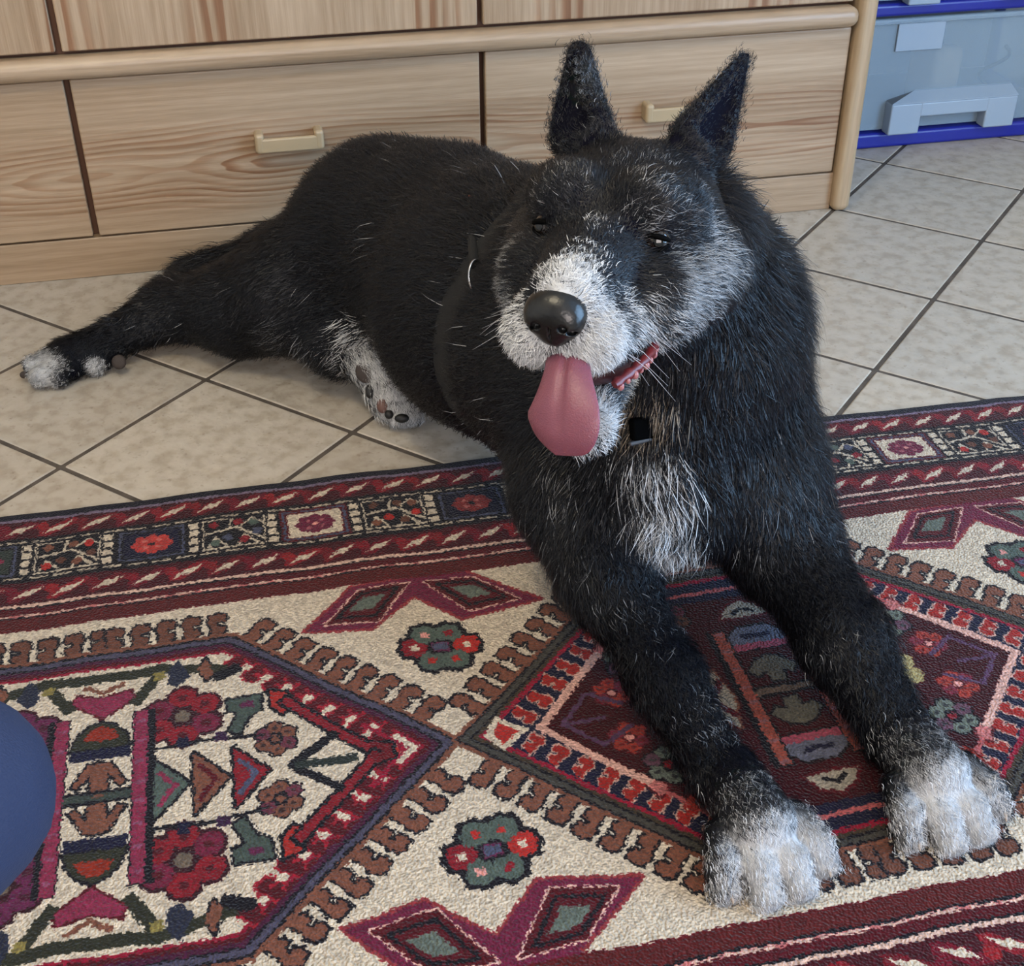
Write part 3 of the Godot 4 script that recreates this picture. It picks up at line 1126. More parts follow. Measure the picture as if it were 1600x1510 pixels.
# surface nets over the cells near the shapes
func skin(cell: float, soft: float) -> Dictionary:
	var bb := reach(cap[0])
	for s in cap:
		if not s.cut:
			bb = bb.merge(reach(s))
	var mg := 4.0 * soft + 2.0 * cell
	bb = bb.grow(soft * 2.0 + 3.0 * cell)
	var lo := bb.position
	var nx := int(bb.size.x / cell) + 2
	var ny := int(bb.size.y / cell) + 2
	var nz := int(bb.size.z / cell) + 2
	var fld := PackedFloat32Array()
	fld.resize(nx * ny * nz)
	var k := 1.0 / soft
	for cut in [false, true]:
		for s in cap:
			if s.cut != cut:
				continue
			var rb := reach(s).grow(mg)
			var i0 := maxi(0, int((rb.position.x - lo.x) / cell))
			var i1 := mini(nx - 1, int((rb.end.x - lo.x) / cell) + 1)
			var j0 := maxi(0, int((rb.position.y - lo.y) / cell))
			var j1 := mini(ny - 1, int((rb.end.y - lo.y) / cell) + 1)
			var k0 := maxi(0, int((rb.position.z - lo.z) / cell))
			var k1 := mini(nz - 1, int((rb.end.z - lo.z) / cell) + 1)
			for z in range(k0, k1 + 1):
				for y in range(j0, j1 + 1):
					var o := (z * ny + y) * nx
					for x in range(i0, i1 + 1):
						var d := dist(s, lo + Vector3(x, y, z) * cell)
						if cut:
							fld[o + x] = minf(fld[o + x], exp(clampf(k * d, -30, 30)))
						elif d < mg:
							fld[o + x] += exp(minf(-k * d, 24.0))
	for i in fld.size():
		fld[i] = -log(maxf(fld[i], 1e-7)) / k
	var idx := PackedInt32Array()
	idx.resize(fld.size())
	idx.fill(-1)
	var vs := PackedVector3Array()
	var step := [0, 1, nx, nx + 1, nx * ny, nx * ny + 1, nx * ny + nx, nx * ny + nx + 1]
	var off := [Vector3(0, 0, 0), Vector3(1, 0, 0), Vector3(0, 1, 0), Vector3(1, 1, 0), Vector3(0, 0, 1), Vector3(1, 0, 1), Vector3(0, 1, 1), Vector3(1, 1, 1)]
	var edges := [[0, 1], [2, 3], [4, 5], [6, 7], [0, 2], [1, 3], [4, 6], [5, 7], [0, 4], [1, 5], [2, 6], [3, 7]]
	for z in nz - 1:
		for y in ny - 1:
			for x in nx - 1:
				var o := (z * ny + y) * nx + x
				var f0 := fld[o] < 0.0
				var same := true
				for e in range(1, 8):
					if (fld[o + step[e]] < 0.0) != f0:
						same = false
						break
				if same:
					continue
				var acc := Vector3.ZERO
				var n := 0
				for e in edges:
					var fa := fld[o + step[e[0]]]
					var fb := fld[o + step[e[1]]]
					if (fa < 0.0) != (fb < 0.0):
						var t := clampf(fa / (fa - fb), 0.02, 0.98)
						acc += off[e[0]].lerp(off[e[1]], t)
						n += 1
				idx[o] = vs.size()
				vs.append(lo + (Vector3(x, y, z) + acc / n) * cell)
	var tri := PackedInt32Array()
	var sy := nx
	var sz := nx * ny
	for z in range(1, nz - 1):
		for y in range(1, ny - 1):
			for x in range(1, nx - 1):
				var o := (z * ny + y) * nx + x
				var inn := fld[o] < 0.0
				for e in [[1, sy, sz], [sy, sz, 1], [sz, 1, sy]]:
					if (fld[o + e[0]] < 0.0) != inn:
						var a := idx[o - e[1] - e[2]]
						var b := idx[o - e[2]]
						var c := idx[o]
						var d := idx[o - e[1]]
						if a < 0 or b < 0 or c < 0 or d < 0:
							continue
						if inn:
							tri.append_array([a, c, b, a, d, c])
						else:
							tri.append_array([a, b, c, a, c, d])
	# keep above the floor, then take normals from the faces
	for i in vs.size():
		var ground := 0.0128 if vs[i].z > -1.560 and vs[i].z < -0.455 else 0.002
		if vs[i].y < ground:
			vs[i].y = ground
	var nr := PackedVector3Array()
	nr.resize(vs.size())
	for t in range(0, tri.size(), 3):
		var fn := -(vs[tri[t + 1]] - vs[tri[t]]).cross(vs[tri[t + 2]] - vs[tri[t]])
		for e in 3:
			nr[tri[t + e]] += fn
	for i in nr.size():
		nr[i] = nr[i].normalized()
	# which way the coat lies and how long it is, blended from the shapes around
	var fl := PackedVector3Array()
	var ln_h := PackedFloat32Array()
	fl.resize(vs.size())
	ln_h.resize(vs.size())
	for i in vs.size():
		var f := Vector3.ZERO
		var w := 0.0
		var h := 0.0
		for s in cap:
			if s.cut:
				continue
			var d := dist(s, vs[i])
			if d < 0.09:
				var g := exp(-d / 0.012)
				f += s.f * g
				h += s.h * g
				w += g
		f = f - nr[i] * f.dot(nr[i])
		fl[i] = f.normalized()
		ln_h[i] = h / maxf(w, 1e-6)
	return {"v": vs, "n": nr, "t": tri, "f": fl, "h": ln_h}


# where the coat is pale, or painted to look lit: centre, radius, share of pale hairs, their colour
var marks: Array = []
const HAIR_BLACK := Color(0.0058, 0.0062, 0.0085)
const HAIR_WHITE := Color(0.58, 0.58, 0.58)
const HAIR_PAW := Color(0.56, 0.56, 0.57)
const HAIR_GREY := Color(0.20, 0.205, 0.215)
const HAIR_TAN := Color(0.34, 0.27, 0.20)


func mark(c: Vector3, r: float, w: float, col := HAIR_WHITE) -> void:
	marks.append([c, r, w, col])


func coat(p: Vector3) -> Array:
	var w := 0.0
	var col := Color(0, 0, 0)
	var tot := 0.0
	for m in marks:
		var d: float = p.distance_to(m[0]) / m[1]
		if d < 1.3:
			var g: float = m[2] * (1.0 - smoothstep(0.55, 1.3, d))
			w = maxf(w, g)
			col += m[3] * g
			tot += g
	if tot > 0.0:
		col = col / tot
	return [w, col]


# places where the coat is clipped short: centre, radius, how much is left
var trims: Array = []


func trim_at(p: Vector3) -> float:
	var k := 1.0
	for t in trims:
		var d: float = p.distance_to(t[0]) / t[1]
		if d < 1.5:
			k = minf(k, lerpf(t[2], 1.0, smoothstep(0.7, 1.5, d)))
	return k


var fur_x: Array = [[], [], []]
var fur_c: Array = [[], [], []]


func grow(sk: Dictionary, per_m2: float, width: float, lift: float, stray := 0.0, clothed := false, wild := 1.0) -> void:
	var vs: PackedVector3Array = sk.v
	var tri: PackedInt32Array = sk.t
	var shares := PackedFloat32Array()
	var cols: Array = []
	for p in vs:
		var c := coat(p)
		shares.append(c[0])
		cols.append(c[1])
	sk.w = shares
	for i in vs.size():
		sk.h[i] *= trim_at(vs[i])
	sk.c = cols
	var left := 0.0
	for t in range(0, tri.size(), 3):
		var a := tri[t]
		var b := tri[t + 1]
		var c := tri[t + 2]
		left += (vs[b] - vs[a]).cross(vs[c] - vs[a]).length() * 0.5 * per_m2
		while left > rng.randf():
			left -= 1.0
			var u := rng.randf()
			var v := rng.randf()
			if u + v > 1.0:
				u = 1.0 - u
				v = 1.0 - v
			var w := 1.0 - u - v
			var p := vs[a] * w + vs[b] * u + vs[c] * v
			if p.y < 0.006:
				continue
			if clothed and in_harness(p):
				continue
			var n: Vector3 = (sk.n[a] * w + sk.n[b] * u + sk.n[c] * v).normalized()
			var f: Vector3 = sk.f[a] * w + sk.f[b] * u + sk.f[c] * v
			var h: float = sk.h[a] * w + sk.h[b] * u + sk.h[c] * v
			var swirl := Vector3(noise_b.get_noise_3d(p.x * 14, p.y * 14, p.z * 14), noise_b.get_noise_3d(p.x * 14 + 50, p.y * 14, p.z * 14), noise_b.get_noise_3d(p.x * 14, p.y * 14 + 50, p.z * 14))
			var lock := Vector3(noise_b.get_noise_3d(p.x * 45, p.y * 45, p.z * 45), noise_b.get_noise_3d(p.x * 45 + 90, p.y * 45, p.z * 45), noise_b.get_noise_3d(p.x * 45, p.y * 45 + 90, p.z * 45))
			f += (swirl * 0.6 + lock * 0.85 + Vector3(rng.randf_range(-1, 1), rng.randf_range(-1, 1), rng.randf_range(-1, 1)) * 0.22) * wild
			f += Vector3(0, -0.25, 0)
			f = (f - n * f.dot(n)).normalized()
			var ws: float = shares[a] * w + shares[b] * u + shares[c] * v
			if ws < 0.9:
				ws *= 1.0 + 0.9 * noise_b.get_noise_3d(p.x * 42, p.y * 42, p.z * 42)
			var pale := rng.randf() < ws
			var col := HAIR_BLACK * rng.randf_range(0.7, 1.5)
			var kind := 0 if rng.randf() < 0.5 else 1
			if h < 0.0015:
				continue
			h *= rng.randf_range(0.7, 1.25)
			if pale:
				col = (cols[a] if shares[a] >= shares[b] else cols[b]) * rng.randf_range(0.45, 1.2)
				h *= 1.05
			elif stray > 0.0 and rng.randf() < stray:
				kind = 2
				h *= 1.45
				if rng.randf() < 0.08:
					col = Color(0.30, 0.30, 0.31)
			col.a = 1.0
			var lf := lift * rng.randf_range(0.6, 1.4)
			var s := n.cross(f).normalized()
			fur_x[kind].append(Transform3D(Basis(s * minf(width * 40.0, h * 1.65) * (0.75 + 0.5 * rng.randf()), n * h * lf, f * h), p - n * 0.0015))
			fur_c[kind].append(col)


# a tuft: strands in the unit box, rising along y and lying over towards z
func tuft(strands: int, sd: int, fan: float, wide: float) -> ArrayMesh:
	var r := RandomNumberGenerator.new()
	r.seed = sd
	var st := st_new()
	for k in strands:
		var x0 := r.randf_range(-1.0, 1.0) * fan
		var z0 := r.randf_range(-0.25, 0.25)
		var up := r.randf_range(0.6, 1.1)
		var out := r.randf_range(0.65, 1.05)
		var side := r.randf_range(-1.0, 1.0) * fan * 0.6
		var tw := r.randf_range(-0.18, 0.18)
		var pts: Array = []
		for j in 4:
			var t := j / 3.0
			pts.append(Vector3(x0 + side * t * t + fan * tw * sin(t * 3.0), up * (1.0 - pow(1.0 - t, 1.8)) * (1.0 - 0.25 * t * t), z0 + out * pow(t, 1.25)))
		for j in 3:
			var a: Vector3 = pts[j]
			var b: Vector3 = pts[j + 1]
			var wa := wide * (1.0 - j / 3.0 * 0.75)
			var wb := wide * (1.0 - (j + 1) / 3.0 * 0.75) if j < 2 else 0.0
			var d := b - a
			var nn := Vector3(0.25 * r.randf_range(-1, 1), d.z, -d.y).normalized()
			for q in [[a, -wa], [a, wa], [b, wb], [a, -wa], [b, wb], [b, -wb]]:
				st.set_normal(nn)
				st.add_vertex(q[0] + Vector3(q[1], 0, 0))
	return st.commit()


func skin_mesh(parts: Array) -> ArrayMesh:
	var st := st_new()
	for sk in parts:
		var tri: PackedInt32Array = sk.t
		for i in tri:
			var w: float = sk.w[i]
			var c: Color = HAIR_BLACK.lerp(sk.c[i] * 0.8, w * w)
			if sk.has("paint"):
				c = sk.paint[i]
			c.a = 1.0
			st.set_color(c)
			st.set_normal(sk.n[i])
			st.add_vertex(sk.v[i])
	st.index()
	return st.commit()


func hp(s: float, u: float, f: float) -> Vector3:
	return head_at * Vector3(s, u, f)


func paw(wrist: Vector3, ahead: Vector3, size: float, hair: float) -> void:
	var d := Vector3(ahead.x, 0, ahead.z).normalized()
	var s := Vector3.UP.cross(d).normalized()
	var kn := wrist + d * 0.070 * size
	kn.y = 0.052 * size
	cone(wrist, kn, 0.036 * size, 0.040 * size, d, hair)
	cone(wrist + d * 0.03 * size + Vector3(0, -0.012, 0), Vector3(kn.x, 0.03 * size, kn.z) + d * 0.02, 0.026 * size, 0.032 * size, d, hair)
	for i in 4:
		var o := (i - 1.5)
		var k0 := kn + s * o * 0.0290 * size + d * (0.014 - 0.007 * o * o) * size
		var k1 := k0 + d * 0.034 * size + s * o * 0.006 * size + Vector3(0, -0.006, 0) * size
		var k2 := k1 + d * (0.024 - 0.003 * o * o) * size + s * o * 0.003 * size
		k0.y = 0.048 * size
		k1.y = 0.040 * size
		k2.y = 0.022 * size
		cone(k0, k1, 0.0150 * size, 0.0165 * size, d, hair * 0.9)
		cone(k1, k2, 0.0165 * size, 0.0150 * size, d + Vector3(0, -0.4, 0), hair * 0.8)


func build_dog() -> void:
	rng.seed = 424242
	head_at = Transform3D(Vector3(0.8337, 0.0231, 0.5518), Vector3(0.0862, 0.9814, -0.1713), Vector3(-0.5455, 0.1904, 0.8162), Vector3(0.3359, 0.5692, -1.0791))
	var hs := head_at.basis.x
	var hu := head_at.basis.y
	var hf := head_at.basis.z
	var parts: Array = []
	coat_marks()

	# --- trunk, neck, limbs
	trims = []
	for s in [-1.0, 1.0]:
		trims.append([hp(s * 0.0495, 0.005, 0.082), 0.014, 0.0])
	trims.append([hp(0, -0.039, 0.192), 0.018, 0.05])
	trims.append([hp(0.012, -0.085, 0.150), 0.018, 0.2])
	trims.append([Vector3(0.2942, 0.5155, -0.9079), 0.020, 0.35])
	trims.append([Vector3(0.2741, 0.5072, -0.9001), 0.018, 0.4])
	cap = []
	var rump := Vector3(0.2100, 0.2059, -1.9042)
	var loin := Vector3(0.2808, 0.2235, -1.7901)
	var ribs := Vector3(0.3288, 0.2237, -1.6191)
	var chest := Vector3(0.3982, 0.2623, -1.3219)
	var brisket := Vector3(0.4233, 0.2192, -1.1750)
	var wither := Vector3(0.4132, 0.3540, -1.4324)
	var back := (rump - chest).normalized()
	cone(loin, rump, 0.145, 0.148, back, 0.040)
	cone(ribs, loin, 0.165, 0.145, back + Vector3(0, -0.3, 0), 0.036)
	cone(chest, ribs, 0.140, 0.165, back + Vector3(0, -0.3, 0), 0.036)
	cone(brisket, chest, 0.070, 0.11, Vector3(0, -1, 0.2), 0.042)
	cone(wither, ribs, 0.10, 0.12, back, 0.04)
	cone(wither, loin, 0.09, 0.12, back, 0.045)
	cone(Vector3(0.4084, 0.5164, -1.1507), Vector3(0.4508, 0.3934, -1.2043), 0.068, 0.105, Vector3(0.25, -0.9, -0.3), 0.050)
	cone(Vector3(0.4432, 0.4107, -1.2181), wither, 0.10, 0.10, back + Vector3(0, -0.2, 0), 0.056)
	cone(Vector3(0.4508, 0.3934, -1.2043), brisket, 0.105, 0.085, Vector3(0.1, -1, 0.15), 0.052)
	# shoulders and forelegs
	cone(Vector3(0.5113, 0.3014, -1.2263), Vector3(0.5212, 0.2222, -1.1689), 0.085, 0.075, Vector3(0.1, -1, 0), 0.04)
	cone(Vector3(0.5212, 0.2222, -1.1689), Vector3(0.5553, 0.1340, -1.1247), 0.072, 0.058, Vector3(0.1, -1, 0.2), 0.036)
	cone(Vector3(0.5558, 0.1371, -1.1267), Vector3(0.5802, 0.0943, -0.9925), 0.054, 0.042, Vector3.ZERO, 0.015)
	cone(Vector3(0.5802, 0.0943, -0.9925), Vector3(0.6011, 0.0491, -0.8884), 0.042, 0.034, Vector3.ZERO, 0.013)
	cone(Vector3(0.3744, 0.2303, -1.3045), Vector3(0.3331, 0.1820, -1.2174), 0.085, 0.066, Vector3(-0.1, -1, 0), 0.030)
	cone(Vector3(0.3331, 0.1820, -1.2174), Vector3(0.3410, 0.1323, -1.1129), 0.062, 0.048, Vector3(0, -1, 0.2), 0.026)
	cone(Vector3(0.3410, 0.1323, -1.1129), Vector3(0.3750, 0.0815, -0.9835), 0.044, 0.032, Vector3.ZERO, 0.014)
	cone(Vector3(0.3750, 0.0815, -0.9835), Vector3(0.4002, 0.0456, -0.8663), 0.032, 0.031, Vector3.ZERO, 0.012)
	# thigh, shank and hock of the outstretched hind leg
	cone(rump, Vector3(0.0618, 0.1381, -1.9127), 0.12, 0.090, Vector3.ZERO, 0.038)
	cone(Vector3(0.0618, 0.1381, -1.9127), Vector3(-0.0320, 0.0953, -1.9520), 0.088, 0.064, Vector3.ZERO, 0.036)
	cone(Vector3(-0.0320, 0.0953, -1.9520), Vector3(-0.1479, 0.0670, -2.0310), 0.064, 0.043, Vector3.ZERO, 0.024)
	cone(Vector3(-0.1479, 0.0670, -2.0310), Vector3(-0.2600, 0.0376, -1.9906), 0.038, 0.027, Vector3.ZERO, 0.018)
	# the under leg, folded beneath the belly
	cone(Vector3(0.2207, 0.1518, -1.8021), Vector3(0.1203, 0.0977, -1.8226), 0.085, 0.060, Vector3.ZERO, 0.036)
	# tail laid along the cabinet
	cone(Vector3(0.1874, 0.2107, -2.0238), Vector3(0.0310, 0.1369, -2.0670), 0.034, 0.028, Vector3.ZERO, 0.036)
	cone(Vector3(0.0310, 0.1369, -2.0670), Vector3(-0.1224, 0.0950, -2.1009), 0.028, 0.018, Vector3.ZERO, 0.030)
	var body := skin(0.011, 0.014)
	grow(body, 62000.0, 0.00050, 0.40, 0.03, true, 0.72)
	parts.append(body)

	# --- head
	cap = []
	blob(hp(0, 0.000, -0.015), Vector3(0.080, 0.070, 0.092), head_at.basis, -hf, 0.014)
	for s in [-1.0, 1.0]:
		cone(hp(s * 0.034, 0.030, 0.062), hp(s * 0.052, 0.026, 0.035), 0.028, 0.028, -hf + hu * 0.7 + hs * s * 0.5, 0.013)
		cone(hp(s * 0.062, -0.035, 0.00), hp(s * 0.046, -0.045, 0.075), 0.047, 0.040, -hf - hu * 0.5 + hs * s * 0.6, 0.024)
		cone(hp(s * 0.028, -0.058, 0.085), hp(s * 0.023, -0.064, 0.158), 0.034, 0.029, -hf - hu * 0.9 + hs * s * 0.5, 0.011)
		blob(hp(s * 0.050, 0.004, 0.082), Vector3(0.014, 0.010, 0.012), head_at.basis, -hf, 0.004, true)
	cone(hp(0, -0.012, 0.075), hp(0, -0.030, 0.165), 0.042, 0.030, -hf + hu * 0.35, 0.0065)
	# lower jaw, dropped open
	cone(hp(0, -0.085, 0.010), hp(0.004, -0.118, 0.080), 0.046, 0.028, -hf - hu * 0.3, 0.018)
	cone(hp(0.004, -0.118, 0.080), hp(0.022, -0.145, 0.155), 0.028, 0.020, -hf - hu * 0.4, 0.015)
	cone(hp(0, -0.035, -0.05), hp(0.0, -0.075, -0.09), 0.068, 0.080, -hf - hu, 0.024)
	# ears: thin upright cones, hollowed towards the front
	for e in [[Vector3(0.3099, 0.6340, -1.1485), Vector3(0.3275, 0.6818, -1.2279), -0.25, 0.033, 0.0130], [Vector3(0.4143, 0.6354, -1.1027), Vector3(0.4710, 0.6868, -1.1640), 1.1, 0.031, 0.0065]]:
		var ax: Vector3 = (hf + hs * e[2] * 0.75 + hu * 0.1).normalized()
		flat_cone(e[0], e[1], e[3], e[4], ax, 0.42, 0.0050)
		flat_cone(e[0] + ax * 0.013 + (e[1] - e[0]) * 0.12, e[1] + ax * 0.006 - (e[1] - e[0]) * 0.10, e[3] * 0.64, e[4] * 0.5, ax, 0.45, 0.0045, true)
	var head := skin(0.0042, 0.0075)
	grow(head, 200000.0, 0.00030, 0.36, 0.02, false, 0.55)
	parts.append(head)

	# --- paws
	var w1 := Vector3(0.4069, 0.0472, -0.8660)
	var d1 := Vector3(0.09, 0, 0.99)
	var w2 := Vector3(0.6011, 0.0491, -0.8884)
	var d2 := Vector3(0.15, 0, 0.98)
	for e in [[w1, d1], [w2, d2]]:
		cap = []
		paw(e[0], e[1], 0.93, 0.0075)
		var pk := skin(0.0032, 0.0020)
		grow(pk, 170000.0, 0.00032, 0.24, 0.0, false, 0.30)
		parts.append(pk)
	# outstretched hind foot lying on its side
	cap = []
	cone(Vector3(-0.2552, 0.0369, -1.9953), Vector3(-0.3214, 0.0277, -1.9719), 0.028, 0.030, Vector3.ZERO, 0.016)
	for e in [[Vector3(-0.3319, 0.0260, -1.9730), Vector3(-0.3756, 0.0200, -1.9678), 0.017], [Vector3(-0.3212, 0.0240, -1.9569), Vector3(-0.3627, 0.0190, -1.9283), 0.018], [Vector3(-0.3064, 0.0220, -1.9529), Vector3(-0.3330, 0.0180, -1.9235), 0.016], [Vector3(-0.2974, 0.0220, -1.9727), Vector3(-0.3150, 0.0160, -1.9442), 0.012]]:
		cone(e[0], e[1], e[2], e[2] * 0.95, Vector3.ZERO, 0.0055)
	cone(Vector3(-0.2544, 0.0253, -1.9746), Vector3(-0.2794, 0.0152, -1.9506), 0.012, 0.013, Vector3.ZERO, 0.007)
	var hind := skin(0.0042, 0.005)
	grow(hind, 110000.0, 0.00036, 0.35, 0.0, false, 0.45)
	parts.append(hind)
	# the other hind foot, its sole towards the room
	cap = []
	cone(Vector3(0.1221, 0.0860, -1.8016), Vector3(0.1594, 0.0815, -1.7597), 0.045, 0.044, Vector3.ZERO, 0.016)
	cone(Vector3(0.1594, 0.0815, -1.7597), Vector3(0.1730, 0.0420, -1.7168), 0.043, 0.034, Vector3.ZERO, 0.012)
	for e in [[Vector3(0.1641, 0.0492, -1.7200), Vector3(0.1651, 0.0287, -1.6930), 0.016], [Vector3(0.1838, 0.0455, -1.7083), Vector3(0.1825, 0.0226, -1.6801), 0.018], [Vector3(0.1962, 0.0448, -1.7126), Vector3(0.2013, 0.0210, -1.6825), 0.017], [Vector3(0.1573, 0.0677, -1.7344), Vector3(0.1516, 0.0527, -1.7126), 0.014]]:
		cone(e[0], e[1], e[2], e[2] * 0.92, Vector3.ZERO, 0.009)
	var sole := skin(0.0042, 0.005)
	grow(sole, 110000.0, 0.00034, 0.30, 0.0, false, 0.45)
	parts.append(sole)

	var dog := base("dog", Vector3(0.30, 0, -1.40))
	tag(dog, "black rough-coated dog with white muzzle and paws lying across rug and tiles", "dog")
	var o := -dog.position
	var hide := mat(Color(1, 1, 1), 0.9)
	hide.metallic_specular = 0.12
	hide.vertex_color_use_as_albedo = true
	put("body", skin_mesh(parts), hide, dog, o)
	var hair := mat(Color(1, 1, 1), 0.37)
	hair.metallic_specular = 0.34
	hair.vertex_color_use_as_albedo = true
	hair.cull_mode = BaseMaterial3D.CULL_DISABLED
	var tufts := [tuft(7, 1, 0.9, 0.028), tuft(8, 2, 1.2, 0.024), tuft(2, 3, 1.4, 0.026)]
	for k in 3:
		var mm := MultiMesh.new()
		mm.transform_format = MultiMesh.TRANSFORM_3D
		mm.use_colors = true
		mm.mesh = tufts[k]
		mm.instance_count = fur_x[k].size()
		for i in fur_x[k].size():
			mm.set_instance_transform(i, fur_x[k][i])
			mm.set_instance_color(i, fur_c[k][i])
		var f := MultiMeshInstance3D.new()
		f.name = "fur" if k == 0 else "fur_%03d" % k
		f.multimesh = mm
		f.material_override = hair
		f.position = o
		f.set_meta("kind", "stuff")
		dog.add_child(f, true)
	dog_face(dog, o)
	dog_feet(dog, o, [w1, d1, w2, d2])
	dog_wear(dog, o, body)



func coat_marks() -> void:
	marks = []
	# muzzle, blaze, brows, and painted light on cheek and ear
	mark(Vector3(0.2444, 0.5944, -0.9240), 0.026, 0.97)
	mark(Vector3(0.2664, 0.5982, -0.9530), 0.013, 0.55)
	mark(Vector3(0.2852, 0.6084, -0.9872), 0.010, 0.30)
	mark(Vector3(0.2102, 0.5489, -0.9551), 0.028, 0.75)
	mark(Vector3(0.2042, 0.5360, -0.9350), 0.032, 0.92)
	mark(Vector3(0.2163, 0.5400, -1.0219), 0.018, 0.45, HAIR_GREY.lerp(HAIR_WHITE, 0.4))
	mark(Vector3(0.2261, 0.5661, -1.0505), 0.012, 0.40, HAIR_GREY.lerp(HAIR_WHITE, 0.4))
	mark(Vector3(0.2748, 0.5559, -0.9092), 0.034, 0.55, HAIR_GREY.lerp(HAIR_WHITE, 0.45))
	mark(Vector3(0.2646, 0.5435, -0.8904), 0.042, 0.97)
	mark(Vector3(0.3161, 0.5438, -0.9355), 0.028, 0.50)
	mark(Vector3(0.3710, 0.5502, -0.9655), 0.040, 0.62, HAIR_GREY.lerp(HAIR_WHITE, 0.3))  # right cheek: grizzled hair, made paler for the light on it
	mark(Vector3(0.3979, 0.5717, -1.0059), 0.026, 0.60, HAIR_GREY.lerp(HAIR_WHITE, 0.3))
	mark(Vector3(0.3936, 0.6077, -1.0258), 0.016, 0.45, HAIR_GREY)  # light on the side of the face, painted as grey hairs
	mark(Vector3(0.3496, 0.5137, -0.9630), 0.028, 0.55, HAIR_GREY.lerp(HAIR_WHITE, 0.5))
	mark(Vector3(0.2662, 0.6343, -1.0465), 0.022, 0.10, HAIR_GREY.lerp(HAIR_WHITE, 0.4))
	mark(Vector3(0.2464, 0.6122, -1.0661), 0.016, 0.10, HAIR_GREY.lerp(HAIR_WHITE, 0.4))
	mark(Vector3(0.3328, 0.6262, -0.9958), 0.026, 0.10, HAIR_GREY.lerp(HAIR_WHITE, 0.4))
	mark(Vector3(0.3417, 0.6396, -1.0653), 0.034, 0.10, HAIR_GREY)
	mark(Vector3(0.3623, 0.5985, -1.0074), 0.020, 0.16, HAIR_GREY)
	mark(Vector3(0.3192, 0.6808, -1.1793), 0.032, 0.40, Color(0.10, 0.115, 0.14))  # bluish light on the ear front, put into the hair colour
	# lower jaw and throat
	mark(Vector3(0.2655, 0.4801, -0.8953), 0.036, 0.92)
	mark(Vector3(0.2841, 0.4948, -0.9141), 0.028, 0.70)
	mark(Vector3(0.3242, 0.4611, -0.9564), 0.036, 0.55, HAIR_TAN)
	mark(Vector3(0.3741, 0.3640, -1.1070), 0.034, 0.28, HAIR_TAN)
	mark(Vector3(0.3050, 0.4486, -0.9393), 0.030, 0.35, HAIR_GREY)
	mark(Vector3(0.3083, 0.4480, -0.9506), 0.026, 0.30)
	# chest
	mark(Vector3(0.3834, 0.2892, -1.1147), 0.026, 0.55)
	mark(Vector3(0.3976, 0.2438, -1.0985), 0.029, 0.72)
	mark(Vector3(0.4002, 0.2047, -1.0830), 0.033, 0.80)
	mark(Vector3(0.2983, 0.2039, -1.1410), 0.050, 0.03, HAIR_GREY)
	mark(Vector3(0.3195, 0.1804, -1.1077), 0.040, 0.05, HAIR_GREY)
	mark(Vector3(0.5206, 0.2432, -1.0845), 0.050, 0.05, HAIR_GREY)  # sparse grey on the shoulder, painting lit black hair
	mark(Vector3(0.5107, 0.2086, -1.0872), 0.036, 0.06, HAIR_GREY)
	mark(Vector3(0.3569, 0.1532, -1.0313), 0.045, 0.04, HAIR_GREY)
	mark(Vector3(0.3866, 0.1044, -0.9165), 0.045, 0.04, HAIR_GREY)
	mark(Vector3(0.3906, 0.0881, -0.9043), 0.024, 0.10, HAIR_GREY)
	mark(Vector3(0.5737, 0.1179, -0.9609), 0.06, 0.015, HAIR_GREY)
	# paws
	mark(Vector3(0.4209, 0.0281, -0.7445), 0.072, 1.0, HAIR_PAW)
	mark(Vector3(0.4143, 0.0479, -0.8092), 0.046, 0.30, HAIR_GREY.lerp(HAIR_WHITE, 0.4))
	mark(Vector3(0.6167, 0.0519, -0.7570), 0.074, 1.0, HAIR_PAW)
	mark(Vector3(0.5990, 0.0597, -0.8406), 0.042, 0.28, HAIR_GREY.lerp(HAIR_WHITE, 0.4))
	mark(Vector3(-0.3558, 0.0197, -1.9425), 0.040, 1.0)
	mark(Vector3(-0.2789, 0.0179, -1.9499), 0.018, 0.95)
	mark(Vector3(0.1606, 0.1001, -1.7290), 0.058, 0.86)
	mark(Vector3(0.1788, 0.0558, -1.6818), 0.060, 0.90)
	mark(Vector3(0.0395, 0.0912, -1.8103), 0.060, 0.10, HAIR_GREY)
	mark(Vector3(-0.0016, 0.0557, -1.8436), 0.040, 0.08, HAIR_GREY)


const GIRTH_AT := Vector3(0.3528, 0.2487, -1.4622)
const GIRTH_DIR := Vector3(-0.3062, -0.0916, -0.9475)


func in_harness(p: Vector3) -> bool:
	var q := p - GIRTH_AT
	var a := q.dot(GIRTH_DIR)
	return absf(a) < 0.030 and (q - GIRTH_DIR * a).length() < 0.30


